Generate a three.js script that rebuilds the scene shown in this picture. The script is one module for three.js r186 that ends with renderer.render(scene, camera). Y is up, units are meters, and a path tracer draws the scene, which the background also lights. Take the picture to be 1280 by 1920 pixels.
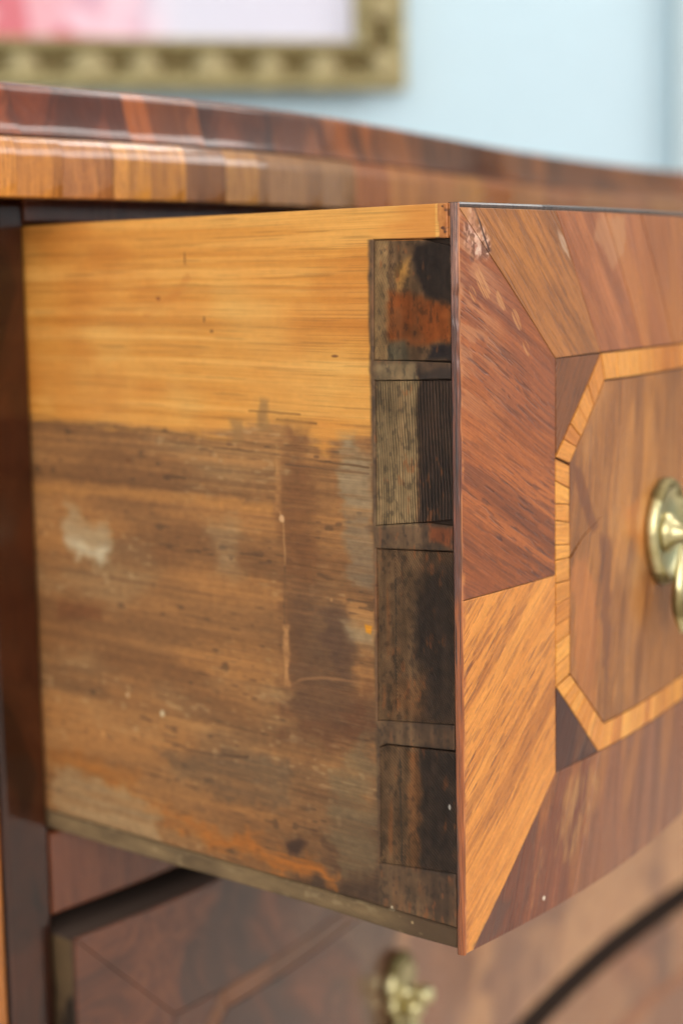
import * as THREE from 'three';
import { RoundedBoxGeometry } from 'three/addons/geometries/RoundedBoxGeometry.js';
import { RectAreaLightUniformsLib } from 'three/addons/lights/RectAreaLightUniformsLib.js';
import { mergeGeometries } from 'three/addons/utils/BufferGeometryUtils.js';

// ---------------------------------------------------------------- camera, lights, exposure
const scene = new THREE.Scene();
scene.background = new THREE.Color(0x000000);
const renderer = new THREE.WebGLRenderer({ antialias: true });
renderer.setSize(682, 1024);
renderer.toneMapping = THREE.LinearToneMapping;
renderer.toneMappingExposure = 0.9;
renderer.shadowMap.enabled = true;
const TOP = 0.82;                                  // height of the open drawer's upper edge above the floor
const camera = new THREE.PerspectiveCamera(32.254, 682 / 1024, 0.02, 30);
camera.rotation.order = 'YXZ';
camera.position.set(-0.36068, TOP - 0.018886, 0.2827);
camera.rotation.set(THREE.MathUtils.degToRad(-7.522), THREE.MathUtils.degToRad(-48.082), THREE.MathUtils.degToRad(-1.0626));
camera.focus = 0.462;
camera.userData.fStop = 7.2;

// the room stands turned to the chest: s runs along the picture wall, t out of it
const WX = 0.8183, WZ = 0.5747, PX = 1.0903, PZ = -1.02, ROOM_TURN = -Math.atan2(WZ, WX);
const room = (s, y, t) => new THREE.Vector3(PX + WX * s - WZ * t, y, PZ + WZ * s + WX * t);
RectAreaLightUniformsLib.init();
const DAY = new THREE.Color(1.0, 0.985, 0.96);
const WINDOWS = [                                  // centre s, y, t; width, height; facing s, t; radiance
  { at: [-0.75, 1.72, 4.10], size: [3.2, 1.7], face: [0, -1], power: 5.6 },
  { at: [2.70, 2.12, 1.75], size: [2.4, 0.95], face: [-1, 0], power: 6.0 },
];
for (const wd of WINDOWS) {
  const l = new THREE.RectAreaLight(DAY, wd.power, wd.size[0], wd.size[1]);
  l.name = 'window_light';
  l.position.copy(room(wd.at[0] + wd.face[0] * 0.06, wd.at[1], wd.at[2] + wd.face[1] * 0.06));
  scene.add(l);
  l.lookAt(room(wd.at[0] + wd.face[0], wd.at[1], wd.at[2] + wd.face[1]));
}

const LAMP = { at: [1.30, 2.665, 0.62], size: 0.75, power: 12.0 };   // square ceiling lamp that the mouldings mirror
{
  const l = new THREE.RectAreaLight(new THREE.Color(1.0, 0.97, 0.93), LAMP.power, LAMP.size, LAMP.size);
  l.name = 'ceiling_lamp_light'; l.position.copy(room(LAMP.at[0], LAMP.at[1] - 0.03, LAMP.at[2])); scene.add(l);
  l.up.set(WX, 0, WZ); l.lookAt(room(LAMP.at[0], 0, LAMP.at[2]));
}

// ---------------------------------------------------------------- noise and small helpers
let seed = 20240611;
const rnd = () => { seed = (seed + 0x6D2B79F5) | 0; let t = Math.imul(seed ^ (seed >>> 15), 1 | seed); t = (t + Math.imul(t ^ (t >>> 7), 61 | t)) ^ t; return ((t ^ (t >>> 14)) >>> 0) / 4294967296; };
const PERM = new Uint8Array(512); { const p = [...Array(256).keys()]; for (let i = 255; i > 0; i--) { const j = Math.floor(rnd() * (i + 1)); [p[i], p[j]] = [p[j], p[i]]; } for (let i = 0; i < 512; i++) PERM[i] = p[i & 255]; }
function vn(x, y) {
  const xi = Math.floor(x), yi = Math.floor(y), fx = x - xi, fy = y - yi;
  const a = fx * fx * (3 - 2 * fx), b = fy * fy * (3 - 2 * fy), X = xi & 255, Y = yi & 255;
  const p0 = PERM[X], p1 = PERM[(X + 1) & 255];
  const v00 = PERM[p0 + Y], v10 = PERM[p1 + Y], v01 = PERM[p0 + ((Y + 1) & 255)], v11 = PERM[p1 + ((Y + 1) & 255)];
  return (v00 + (v10 - v00) * a + ((v01 - v00) + (v11 - v01 - v10 + v00) * a) * b) / 255;
}
const fbm = (x, y, o = 4) => { let s = 0, a = 0.5, n = 0; for (let i = 0; i < o; i++) { s += a * vn(x, y); n += a; a *= 0.5; x = x * 2.03 + 17.3; y = y * 2.03 + 5.1; } return s / n; };
const clamp = (v, a = 0, b = 1) => Math.min(b, Math.max(a, v));
const sst = (a, b, v) => { const t = clamp((v - a) / (b - a)); return t * t * (3 - 2 * t); };
const mix3 = (a, b, t) => [a[0] + (b[0] - a[0]) * t, a[1] + (b[1] - a[1]) * t, a[2] + (b[2] - a[2]) * t];
function inside(p, x, y) { let c = false; for (let i = 0, j = p.length - 1; i < p.length; j = i++) if ((p[i][1] > y) !== (p[j][1] > y) && x < (p[j][0] - p[i][0]) * (y - p[i][1]) / (p[j][1] - p[i][1]) + p[i][0]) c = !c; return c; }
function sdPoly(p, x, y) {                         // negative inside
  let d = 1e9;
  for (let i = 0, j = p.length - 1; i < p.length; j = i++) {
    const ex = p[j][0] - p[i][0], ey = p[j][1] - p[i][1], wx = x - p[i][0], wy = y - p[i][1];
    const t = clamp((wx * ex + wy * ey) / (ex * ex + ey * ey)), bx = wx - ex * t, by = wy - ey * t;
    d = Math.min(d, bx * bx + by * by);
  }
  return Math.sqrt(d) * (inside(p, x, y) ? -1 : 1);
}
const bbox = (p) => [Math.min(...p.map((q) => q[0])), Math.min(...p.map((q) => q[1])), Math.max(...p.map((q) => q[0])), Math.max(...p.map((q) => q[1]))];

function dataTex(data, w, h, srgb, wrap = THREE.ClampToEdgeWrapping) {
  const t = new THREE.DataTexture(data, w, h, THREE.RGBAFormat, THREE.UnsignedByteType);
  t.magFilter = THREE.LinearFilter; t.minFilter = THREE.LinearMipmapLinearFilter; t.generateMipmaps = true;
  t.wrapS = t.wrapT = wrap; if (srgb) t.colorSpace = THREE.SRGBColorSpace; t.needsUpdate = true;
  return t;
}
// fn(x, y down) in metres -> [r, g, b (sRGB 0..255), height 0..1, roughness 0..1]
function paint(W, H, wm, hm, x0, y0, fn, wrap) {
  const c = new Uint8Array(W * H * 4), b = new Uint8Array(W * H * 4);
  for (let j = 0; j < H; j++) for (let i = 0; i < W; i++) {
    const o = ((H - 1 - j) * W + i) * 4, v = fn(x0 + (i + 0.5) / W * wm, y0 + (j + 0.5) / H * hm);
    c[o] = clamp(v[0], 0, 255); c[o + 1] = clamp(v[1], 0, 255); c[o + 2] = clamp(v[2], 0, 255); c[o + 3] = 255;
    b[o] = clamp(v[3]) * 255; b[o + 1] = clamp(v[4]) * 255; b[o + 2] = b[o]; b[o + 3] = 255;
  }
  return { map: dataTex(c, W, H, true, wrap), aux: dataTex(b, W, H, false, wrap) };
}
// bump and roughness want textures of their own channel layout: aux.r = height, aux.g = roughness
function woodMat(tex, o = {}) {
  return new THREE.MeshPhysicalMaterial({ map: tex.map, bumpMap: tex.aux, bumpScale: o.bump ?? 0.0004, roughnessMap: tex.aux, roughness: 1, metalness: 0, color: o.tint ?? new THREE.Color(1, 1, 1), clearcoat: o.coat ?? 0, clearcoatRoughness: o.coatRough ?? 0.25, specularIntensity: o.spec ?? 1 });
}

// ---------------------------------------------------------------- the drawer's left side, x = d (from the front), y = h (from the top)
const SIDE = {pine_low: [[0.1806, 0.0581],[0.1741, 0.0631],[0.1386, 0.0633],[0.1141, 0.0633],[0.0865, 0.0635],[0.0755, 0.0599],[0.0628, 0.0605],[0.0577, 0.0618],[0.0486, 0.0643],[0.0463, 0.0669],[0.0442, 0.0635],[0.0406, 0.0629],[0.0357, 0.0608],[0.029, 0.0619],[0.032, 0.2034],[0.0016, 0.202],[0.0017, 0.2172],[0.1863, 0.2296]], drip1: [[0.0837, 0.0583],[0.0787, 0.0585],[0.0796, 0.0655],[0.0831, 0.0657]], drip2: [[0.0716, 0.0522],[0.0682, 0.0528],[0.0681, 0.0616],[0.0726, 0.0624]], dark_band: [[0.0628, 0.0602],[0.0529, 0.0607],[0.0523, 0.0747],[0.0513, 0.0897],[0.0514, 0.1064],[0.0542, 0.1205],[0.0613, 0.1347],[0.0643, 0.1359],[0.0638, 0.0907]], dark_band2: [[0.063, 0.1076],[0.0457, 0.1058],[0.0399, 0.1157],[0.0394, 0.1338],[0.0426, 0.1435],[0.059, 0.143],[0.063, 0.1357]], dark_blob: [[0.0499, 0.1108],[0.0418, 0.1084],[0.038, 0.1185],[0.0363, 0.1273],[0.0423, 0.1312],[0.0501, 0.12]], grey_r: [[0.0406, 0.0614],[0.0357, 0.0612],[0.0353, 0.0663],[0.0297, 0.0675],[0.0298, 0.082],[0.0411, 0.0821],[0.0421, 0.0741]], grey_r2: [[0.0392, 0.0827],[0.0298, 0.082],[0.0299, 0.1041],[0.0377, 0.1034],[0.0398, 0.0917]], grey_r3: [[0.0419, 0.1137],[0.0302, 0.116],[0.0302, 0.1198],[0.04, 0.1195]], grey_r4: [[0.0429, 0.1528],[0.0308, 0.1447],[0.0306, 0.1844],[0.0437, 0.1873],[0.0475, 0.1739]], scr1: [[0.0662, 0.0682],[0.0639, 0.0681],[0.0638, 0.0846],[0.0661, 0.0847]], scr2: [[0.0646, 0.1171],[0.0623, 0.1168],[0.0628, 0.1352],[0.0645, 0.1354]], white: [[0.1617, 0.095],[0.1579, 0.0855],[0.154, 0.0861],[0.1524, 0.0903],[0.1459, 0.0949],[0.138, 0.0904],[0.1364, 0.0975],[0.1393, 0.1054],[0.1441, 0.1082],[0.1491, 0.1049],[0.1552, 0.1069],[0.161, 0.1013]], white_core: [[0.1615, 0.1005],[0.1535, 0.1007],[0.1484, 0.102],[0.1393, 0.1003],[0.1403, 0.1055],[0.1441, 0.1079],[0.1491, 0.1049],[0.1552, 0.1067],[0.1608, 0.1022]], haze1: [[0.0932, 0.0907],[0.082, 0.0883],[0.0815, 0.1048],[0.0927, 0.1051]], smear: [[0.1669, 0.1229],[0.1641, 0.1207],[0.1443, 0.1213],[0.1445, 0.1253],[0.1658, 0.1272]], orange: [[0.129, 0.1801],[0.1167, 0.1812],[0.0958, 0.1843],[0.0799, 0.1852],[0.0776, 0.1815],[0.0755, 0.186],[0.0603, 0.1844],[0.0461, 0.1865],[0.0475, 0.1906],[0.0605, 0.1912],[0.0779, 0.1901],[0.0961, 0.1899],[0.115, 0.1876]], burn: [[0.0656, 0.1823],[0.0601, 0.1793],[0.0559, 0.1807],[0.0603, 0.1848],[0.0646, 0.1853]], darkpatch: [[0.1188, 0.1637],[0.0949, 0.1608],[0.0812, 0.1577],[0.0637, 0.1563],[0.0642, 0.1724],[0.0885, 0.1737],[0.1117, 0.1679]], amber_l: [[0.1727, 0.1712],[0.1523, 0.1714],[0.1291, 0.1727],[0.1309, 0.1817],[0.158, 0.1777],[0.173, 0.1767]], lowleft: [[0.1731, 0.1777],[0.1501, 0.1781],[0.1196, 0.1813],[0.1203, 0.1952],[0.1743, 0.1971]], redright: [[0.0629, 0.131],[0.0311, 0.1311],[0.0299, 0.1506],[0.051, 0.1511],[0.0635, 0.15]], lowright: [[0.0648, 0.1919],[0.0316, 0.1847],[0.0022, 0.1842],[0.0025, 0.2023],[0.032, 0.2034],[0.065, 0.1984]], ambspot: [[0.0332, 0.1137],[0.0307, 0.1139],[0.0313, 0.1162],[0.0331, 0.1158]], warmband: [[0.1767, 0.0833],[0.1149, 0.081],[0.0656, 0.0824],[0.0657, 0.0855],[0.1151, 0.0848],[0.177, 0.0868]], pin1: [[0.0273, 0.009],[0.0115, 0.0093],[0.0018, 0.0107],[0.0017, 0.0405],[0.0278, 0.0409]], pin2: [[0.0279, 0.0464],[0.0014, 0.0454],[0.0015, 0.0821],[0.0108, 0.0836],[0.0284, 0.0857]], pin3: [[0.0285, 0.0922],[0.0014, 0.0906],[0.0015, 0.137],[0.0291, 0.1399]], pin4: [[0.0285, 0.1476],[0.0265, 0.1461],[0.0016, 0.144],[0.002, 0.1782],[0.0292, 0.1807]], stripA: [[0.0286, 0.0412],[0.0013, 0.041],[0.0014, 0.0454],[0.0287, 0.0461]], stripB: [[0.0295, 0.0861],[0.0013, 0.0827],[0.0014, 0.0904],[0.0293, 0.092]], stripC: [[0.0299, 0.1403],[0.0015, 0.1373],[0.0016, 0.144],[0.0265, 0.1461]], p1_left: [[0.0275, 0.009],[0.0229, 0.0091],[0.0233, 0.0409],[0.0282, 0.0409]], p1_gold: [[0.021, 0.0161],[0.0155, 0.0135],[0.0152, 0.019],[0.0193, 0.0224]], p1_black: [[0.0142, 0.011],[0.0097, 0.0092],[0.0013, 0.01],[0.0015, 0.0263],[0.0108, 0.024],[0.0134, 0.019],[0.0151, 0.0149]], p1_red: [[0.0231, 0.0224],[0.0171, 0.0229],[0.0015, 0.026],[0.0016, 0.0362],[0.0234, 0.0372]], p1_blk2: [[0.0092, 0.0367],[0.0016, 0.0362],[0.0017, 0.0408],[0.0102, 0.0406]], p1_grey: [[0.0234, 0.0358],[0.0173, 0.0357],[0.0165, 0.0408],[0.0235, 0.0409]], p2_grey: [[0.0278, 0.0415],[0.0134, 0.0413],[0.0145, 0.0845],[0.0288, 0.0856]], p2_black: [[0.0131, 0.044],[0.001, 0.0424],[0.0015, 0.0825],[0.0138, 0.0837]], sB_org: [[0.0094, 0.0841],[0.0013, 0.0842],[0.0014, 0.0898],[0.0091, 0.0891]], p3_black: [[0.0148, 0.104],[0.011, 0.0949],[0.0015, 0.094],[0.0015, 0.137],[0.0154, 0.1377]], p3_org: [[0.0237, 0.1286],[0.0133, 0.1242],[0.0135, 0.136],[0.0248, 0.1385]], p4_black: [[0.0144, 0.145],[0.0014, 0.144],[0.0018, 0.1782],[0.015, 0.1795]], p4_org: [[0.0184, 0.1471],[0.0146, 0.1465],[0.0151, 0.1796],[0.018, 0.1802]], low_org: [[0.0087, 0.1872],[0.0023, 0.1857],[0.0024, 0.1962],[0.007, 0.1943]], endtop: [[0.0057, 0.0001],[0.0004, 0.0001],[0.0013, 0.01],[0.0058, 0.0092]], strip_top: [[0.0017, 0.001],[-0.003, 0.0012],[-0.0025, 0.0437],[0.0017, 0.0438]], strip_mid: [[0.0017, 0.0438],[-0.0025, 0.0437],[-0.0018, 0.1022],[0.0018, 0.1026]], strip_bot: [[0.0016, 0.1026],[-0.0018, 0.1022],[-0.0021, 0.1996],[0.0023, 0.2007]]};
SIDE.white = [[0.1617, 0.0955], [0.1585, 0.0885], [0.1545, 0.0895], [0.1510, 0.0935], [0.1455, 0.0948], [0.1405, 0.0935], [0.1368, 0.0985], [0.1393, 0.1054], [0.1441, 0.1080], [0.1491, 0.1055], [0.1552, 0.1067], [0.161, 0.1013]];
const SIDE_D0 = -0.003, SIDE_W = 0.192, SIDE_H = 0.201;
const sideSpecs = [
  // key, colour, strength, softness, warp, streak share
  ['warmband', [178, 118, 60], 0.55, 0.0014, 0.0015, 0.5],
  ['drip1', [140, 100, 58], 0.75, 0.0012, 0.001, 0.3], ['drip2', [140, 100, 58], 0.75, 0.0012, 0.001, 0.3],
  ['redright', [92, 56, 34], 0.75, 0.005, 0.006, 0.5],
  ['dark_band', [104, 64, 36], 0.7, 0.0034, 0.0026, 0.5], ['dark_band2', [90, 62, 42], 0.7, 0.004, 0.002, 0.3], ['dark_blob', [82, 56, 40], 0.7, 0.002, 0.002, 0.2],
  ['grey_r', [138, 116, 88], 0.75, 0.0018, 0.0014, 0.7], ['grey_r2', [118, 98, 76], 0.7, 0.002, 0.002, 0.4], ['grey_r3', [140, 116, 86], 0.7, 0.002, 0.0014, 0.5], ['grey_r4', [108, 88, 62], 0.6, 0.003, 0.004, 0.5],
  ['haze1', [156, 130, 96], 0.4, 0.004, 0.003, 0.5], ['smear', [106, 62, 34], 0.6, 0.0012, 0.0012, 0.2],
  ['amber_l', [146, 86, 34], 0.7, 0.0022, 0.003, 0.6], ['lowleft', [158, 130, 94], 0.55, 0.0025, 0.004, 0.5],
  ['darkpatch', [92, 68, 48], 0.6, 0.002, 0.004, 0.5], ['lowright', [62, 43, 30], 0.85, 0.003, 0.004, 0.5],
  ['orange', [156, 88, 32], 0.9, 0.0022, 0.0040, 0.95], ['burn', [56, 36, 26], 0.85, 0.0014, 0.0012, 0.1],
  ['white', [164, 140, 106], 0.7, 0.0026, 0.0016, 0.5], ['white_core', [190, 172, 142], 0.62, 0.0022, 0.0018, 0.35],
  ['scr1', [168, 114, 66], 0.65, 0.0009, 0.0007, 0.8], ['scr2', [182, 126, 76], 0.75, 0.0006, 0.0006, 0.6], ['ambspot', [200, 124, 24], 0.95, 0.0004, 0.0003, 0],
].map((s) => ({ p: SIDE[s[0]], b: bbox(SIDE[s[0]]), c: s[1], a: s[2], soft: s[3], warp: s[4], g: s[5] }));
SIDE.strip_right = [[0.0138, 0.0405], [-0.002, 0.0405], [-0.002, 0.1925], [0.0138, 0.1925]];
const pinSpecs = [
  ['strip_right', [62, 43, 30], 0.75, 0.0022, 0.0018, 0.4],
  ['p1_left', [132, 100, 66], 0.9, 0.0006, 0.0004, 0.2], ['p1_gold', [166, 114, 56], 0.85, 0.0018, 0.0012, 0.4], ['p1_red', [116, 56, 22], 0.9, 0.0014, 0.0012, 0.5], ['p1_black', [40, 30, 25], 0.97, 0.0012, 0.0008, 0.1],
  ['p1_blk2', [32, 26, 26], 0.9, 0.001, 0.0008, 0.2], ['p1_grey', [76, 66, 50], 0.85, 0.001, 0.0008, 0.2],
  ['p2_grey', [122, 98, 68], 0.85, 0.0009, 0.0006, 0.25], ['p2_black', [46, 34, 28], 0.92, 0.0009, 0.0008, 0.2],
  ['sB_org', [116, 56, 26], 0.8, 0.001, 0.0014, 0.6], ['p3_black', [42, 32, 27], 0.85, 0.003, 0.002, 0.2], ['p3_org', [106, 68, 40], 0.6, 0.003, 0.003, 0.6],
  ['p4_black', [42, 32, 27], 0.88, 0.0018, 0.001, 0.2], ['p4_org', [104, 62, 34], 0.7, 0.001, 0.001, 0.6],
].map((s) => ({ p: SIDE[s[0]], b: bbox(SIDE[s[0]]), c: s[1], a: s[2], soft: s[3], warp: s[4], g: s[5] }));
const PINS = ['pin1', 'pin2', 'pin3', 'pin4'].map((k) => SIDE[k]);
const hairs = [
  [[[0.1000, 0.0180], [0.1060, 0.0235], [0.1190, 0.0285]], 0.0013, [178, 106, 44], 0.4],                                     // scratches and cracks: points, half width, colour, strength
  [[[0.0628, 0.1352], [0.058, 0.1325], [0.05, 0.1308], [0.035, 0.1300], [0.0305, 0.1302]], 0.0004, [152, 104, 66], 0.55],
  [[[0.0645, 0.0847], [0.0632, 0.087], [0.0632, 0.1]], 0.0003, [176, 126, 80], 0.6], [[[0.0632, 0.1], [0.064, 0.117]], 0.0002, [80, 56, 38], 0.6],
  [[[0.1741, 0.0631], [0.12, 0.0637], [0.08, 0.0652], [0.06, 0.0668], [0.03, 0.0680]], 0.00035, [96, 66, 36], 0.55],
  [[[0.11, 0.0665], [0.07, 0.0680], [0.031, 0.0700]], 0.0003, [86, 58, 34], 0.7], [[[0.062, 0.0708], [0.031, 0.0716]], 0.00025, [80, 56, 40], 0.6],
  [[[0.076, 0.0560], [0.056, 0.0566]], 0.0003, [110, 70, 30], 0.6], [[[0.065, 0.0583], [0.05, 0.0588]], 0.00035, [96, 62, 30], 0.7],
  [[[0.0655, 0.0655], [0.0655, 0.0735]], 0.00025, [176, 128, 78], 0.4],
  [[[0.1165, 0.1595], [0.105, 0.1612], [0.092, 0.1605], [0.08, 0.159]], 0.0004, [70, 48, 32], 0.7],
  [[[0.0215, 0.1475], [0.0213, 0.179]], 0.0003, [46, 38, 32], 0.8], [[[0.0222, 0.1], [0.0226, 0.136]], 0.0003, [50, 40, 32], 0.7],
];
const dots = [[0.1010, 0.0120, 0.0003, 0.0016, [120, 72, 30]], [0.1130, 0.0240, 0.0009, 0.0006, [130, 70, 30]], [0.0935, 0.0300, 0.0003, 0.0008, [110, 70, 34]], [0.0905, 0.0335, 0.0006, 0.0004, [110, 70, 34]], [0.0425, 0.0400, 0.0010, 0.0003, [110, 66, 30]],
  [0.1290, 0.0735, 0.0012, 0.0006, [104, 60, 30]], [0.1170, 0.1515, 0.0011, 0.0011, [206, 184, 146]], [0.1330, 0.1480, 0.0007, 0.0007, [190, 150, 108]], [0.1455, 0.1625, 0.0010, 0.0008, [192, 130, 74]], [0.1520, 0.1010, 0.0006, 0.0006, [180, 150, 110]],
  [0.0455, 0.1080, 0.0006, 0.0006, [160, 112, 70]], [0.0640, 0.0865, 0.0007, 0.0007, [200, 152, 108]], [0.0935, 0.0995, 0.0020, 0.0003, [80, 56, 38]], [0.0850, 0.1000, 0.0008, 0.0003, [80, 56, 38]], [0.0990, 0.0990, 0.0012, 0.0004, [90, 62, 40]], [0.0044, 0.1600, 0.0003, 0.0006, [170, 160, 150]], [0.0250, 0.1930, 0.0003, 0.0006, [190, 170, 140]], [0.0262, 0.1935, 0.0007, 0.0002, [170, 150, 120]], [0.0180, 0.1955, 0.0004, 0.0004, [170, 140, 100]]];
function segDist(pts, x, y) { let d = 1e9; for (let i = 0; i + 1 < pts.length; i++) { const [ax, ay] = pts[i], ex = pts[i + 1][0] - ax, ey = pts[i + 1][1] - ay, t = clamp(((x - ax) * ex + (y - ay) * ey) / (ex * ex + ey * ey)); d = Math.min(d, Math.hypot(x - ax - ex * t, y - ay - ey * t)); } return d; }
function layer(col, s, x, y, streak, nx, ny) {
  if (x < s.b[0] - 0.008 || x > s.b[2] + 0.008 || y < s.b[1] - 0.008 || y > s.b[3] + 0.008) return col;
  const d = sdPoly(s.p, x + nx * s.warp, y + ny * s.warp);
  if (d > s.soft * 2) return col;
  return mix3(col, s.c, sst(s.soft, -s.soft, d + (streak - 0.5) * s.soft * 3 * s.g) * s.a * (1 - s.g * 0.8 * (1 - sst(0.25, 0.6, streak))));
}
function sideColor(d, h) {
  const wob = 0.0022 * fbm(d * 7 + 3, h * 12, 2) + h * 0.05 * d * sst(0.03, 0.09, h);
  const hh = h + wob;
  const fine = vn(d * 22, hh * 2300), g = fbm(d * 9, hh * 700, 3), c = fbm(d * 5 + 7, hh * 240, 2), line = fbm(d * 6 + 31, hh * 520, 2);
  const streak = fbm(d * 45 + 3, hh * 620, 3), nx = (fbm(d * 150, h * 260, 3) - 0.5) * 2 * 1.6, ny = (fbm(d * 190 + 40, h * 120 + 9, 3) - 0.5) * 2;
  // clean pine
  let pine = mix3([182, 114, 42], [216, 152, 74], clamp(0.05 + 0.6 * g + 0.25 * c + 0.3 * (fine - 0.5)));
  pine = mix3(pine, [164, 98, 36], 0.28 * sst(0.56, 0.74, line)); pine = mix3(pine, [224, 166, 90], 0.4 * sst(0.56, 0.7, fbm(d * 5 + 61, hh * 380, 2)));
  pine = mix3(pine, [206, 156, 86], 0.45 * sst(0.42, 0.62, fbm(d * 16 + 205, h * 20, 4) + 1.6 * (d - 0.11))); pine = mix3(pine, [176, 100, 34], 0.4 * sst(0.45, 0.65, fbm(d * 24 + 405, h * 40, 4))); pine = pine.map((v) => v * (1 - 0.12 * sst(0.66, 0.86, vn(d * 60 + 7, hh * 3400)))); pine = mix3(pine, [200, 130, 58], 0.25 * sst(0.45, 0.75, fbm(d * 30 + 5, h * 30, 3)));
  let col = pine, rough = 0.42 + 0.1 * g;
  // grime on the lower part of the board
  const dirtN = fbm(d * 34 + 11, hh * 190, 4), patch = fbm(d * 22 + 60, h * 46 + 4, 4);
  let grime = mix3([112, 73, 42], [156, 106, 61], clamp(0.05 + 0.5 * dirtN + 0.4 * g));
  grime = mix3(grime, [148, 118, 82], 0.4 * sst(0.50, 0.74, patch));
  grime = mix3(grime, [98, 62, 36], 0.45 * sst(0.48, 0.7, fbm(d * 15 + 90, h * 60 + 40, 4)));
  grime = mix3(grime, [170, 112, 60], 0.5 * sst(0.46, 0.66, fbm(d * 12 + 190, hh * 90 + 40, 3)));
  grime = mix3(grime, [92, 60, 36], 0.28 * sst(0.58, 0.74, line));
  grime = mix3(grime, [78, 54, 37], 0.8 * sst(0.34, 0.58, fbm(d * 26 + 290, h * 40 + 17, 4)) * sst(0.085, 0.03, d + 0.05 * (patch - 0.5)) * sst(0.075, 0.12, h + 0.05 * (dirtN - 0.5)));
  grime = mix3(grime, [182, 146, 104], 0.3 * sst(0.72, 0.86, vn(d * 340, h * 800)) * sst(0.4, 0.7, patch));
  grime = mix3(grime, [60, 42, 30], 0.45 * sst(0.74, 0.88, vn(d * 260 + 50, h * 1100)) * sst(0.45, 0.65, dirtN));
  const sp = sideLow, sdl = sdPoly(sp, d + nx * 0.0008, h + ny * 0.0009 + (streak - 0.5) * 0.006), m = 0.45 * sst(0.004, -0.003, sdl + (g - 0.5) * 0.005) + 0.55 * sst(0.0012, -0.0014, sdl);
  col = mix3(pine, grime, m); rough = rough + (0.68 - rough) * m;
  for (const s of sideSpecs) col = layer(col, s, d, h, streak, nx, ny);
  const grit = fbm(d * 520 + 3, h * 900, 2) - 0.5, fib = vn(d * 70 + 20, hh * 4200) - 0.5;
  { const k = 1 + (0.10 * grit + 0.10 * fib) * (0.5 + m); col = col.map((v) => v * k); }
  let height = 0.5 + 0.25 * (g - 0.5) + 0.2 * (fine - 0.5) + 0.2 * (dirtN - 0.5) * m;
  // dark joint blocks
  if (d < 0.032 && h > 0.0085) {
    const dm = sst(0.0305, 0.0290, d + nx * 0.0004) * sst(0.0085, 0.0092, h);
    const speck = fbm(d * 420, h * 420, 3), blot = fbm(d * 130 + 7, h * 130, 4);
    const vert = fbm(d * 520 + 5, h * 36, 3);
    let base = mix3([70, 50, 34], [112, 82, 56], clamp(-0.05 + 0.75 * blot + 0.5 * (vert - 0.3)));
    base = mix3(base, [104, 56, 28], 0.4 * sst(0.56, 0.74, vert) * sst(0.45, 0.65, fbm(d * 90 + 50, h * 60, 3)));
    for (const s of pinSpecs) base = layer(base, s, d, h, blot, nx, ny);
    let ring = 0;
    const k = PINS.findIndex((p) => inside(p, d, h));
    const amp = 0.6 + 0.8 * vn(d * 200, h * 200);
    if (k === 1) ring = Math.sin((d + 0.0016 * Math.sin((h - 0.047) * 36) + 0.0009 * fbm(h * 90, d * 260, 3)) * 6.283 / (d > 0.0135 ? 0.00085 : 0.00105)) * amp;
    else if (k === 0 && d > 0.0215) ring = Math.sin((h * 0.55 - (d - 0.0215) * 1.6 * (h > 0.018 ? 1 : -1)) * 6.283 / 0.0009) * amp;
    else if (k === 2) ring = Math.sin((h - 1.25 * Math.abs(d - 0.0222) * (d > 0.0222 ? 1.3 : 1)) * 6.283 / 0.0011) * amp * 0.8;
    else if (k === 3) ring = Math.sin((h + 0.9 * (d - 0.02)) * 6.283 / 0.0011) * amp * 0.7;
    const lum = 1 + 0.2 * ring + 0.34 * (speck - 0.5) + 0.3 * (vert - 0.5);
    base = base.map((v) => v * lum);
    base = mix3(base, [132, 72, 38], 0.45 * sst(0.60, 0.74, fbm(d * 700, h * 260, 3)) * sst(0.5, 0.66, blot));
    base = mix3(base, [26, 21, 19], 0.3 * sst(0.55, 0.75, fbm(d * 900 + 9, h * 500, 3)));
    col = mix3(col, base, dm); rough = rough + (0.7 - rough) * dm; height = height + (0.5 + 0.28 * ring + 0.4 * (speck - 0.5) - height) * dm;
  }
  // bare end of the upper tail beside the veneer
  if (d < 0.0068 && h < 0.0105) { const e = sst(0.0062, 0.0055, d + nx * 0.0004) * sst(0.0100, 0.0092, h); const b = mix3([150, 84, 40], [196, 130, 70], fbm(d * 800, h * 500, 3)); col = mix3(col, mix3(b, [88, 50, 30], sst(0.55, 0.7, fbm(d * 500, h * 900, 2))), e); }
  else if (h < 0.0095 && d < 0.03) col = mix3(col, [186, 104, 38], 0.5 * sst(0.03, 0.012, d + (streak - 0.5) * 0.02));
  // bottom board edge
  if (h > 0.1925) { const e = sst(0.1930, 0.1936, h); let b = mix3([74, 56, 38], [136, 108, 74], fbm(d * 90, h * 260, 4)); b = mix3(b, [72, 52, 36], sst(0.03, 0.01, d + 0.02 * (patch - 0.5)) * 0.8); b = mix3(b, [160, 136, 102], 0.3 * sst(0.66, 0.84, fbm(d * 260, h * 500, 2))); col = mix3(col, b, e); rough = 0.8; }
  for (const s of hairs) { const q = segDist(s[0], d + nx * 0.0002, h + ny * 0.00025); if (q < s[1] * 2) { const a = sst(s[1] * 1.6, s[1] * 0.4, q) * s[3] * (0.4 + 0.6 * sst(0.3, 0.6, streak)); col = mix3(col, s[2], a); } }
  for (const s of dots) { const q = Math.hypot((d - s[0]) / s[2], (h - s[1]) / s[3]); if (q < 2.2) col = mix3(col, s[4], sst(1.5, 0.7, q + nx * 0.4) * 0.85); }
  return [col[0], col[1], col[2], height, rough];
}
const sideLow = SIDE.pine_low.map(([d, h]) => (d < 0.033 && h > 0.06 ? [h < 0.1 ? -0.01 : d - 0.02, h] : [d, h]));
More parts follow.
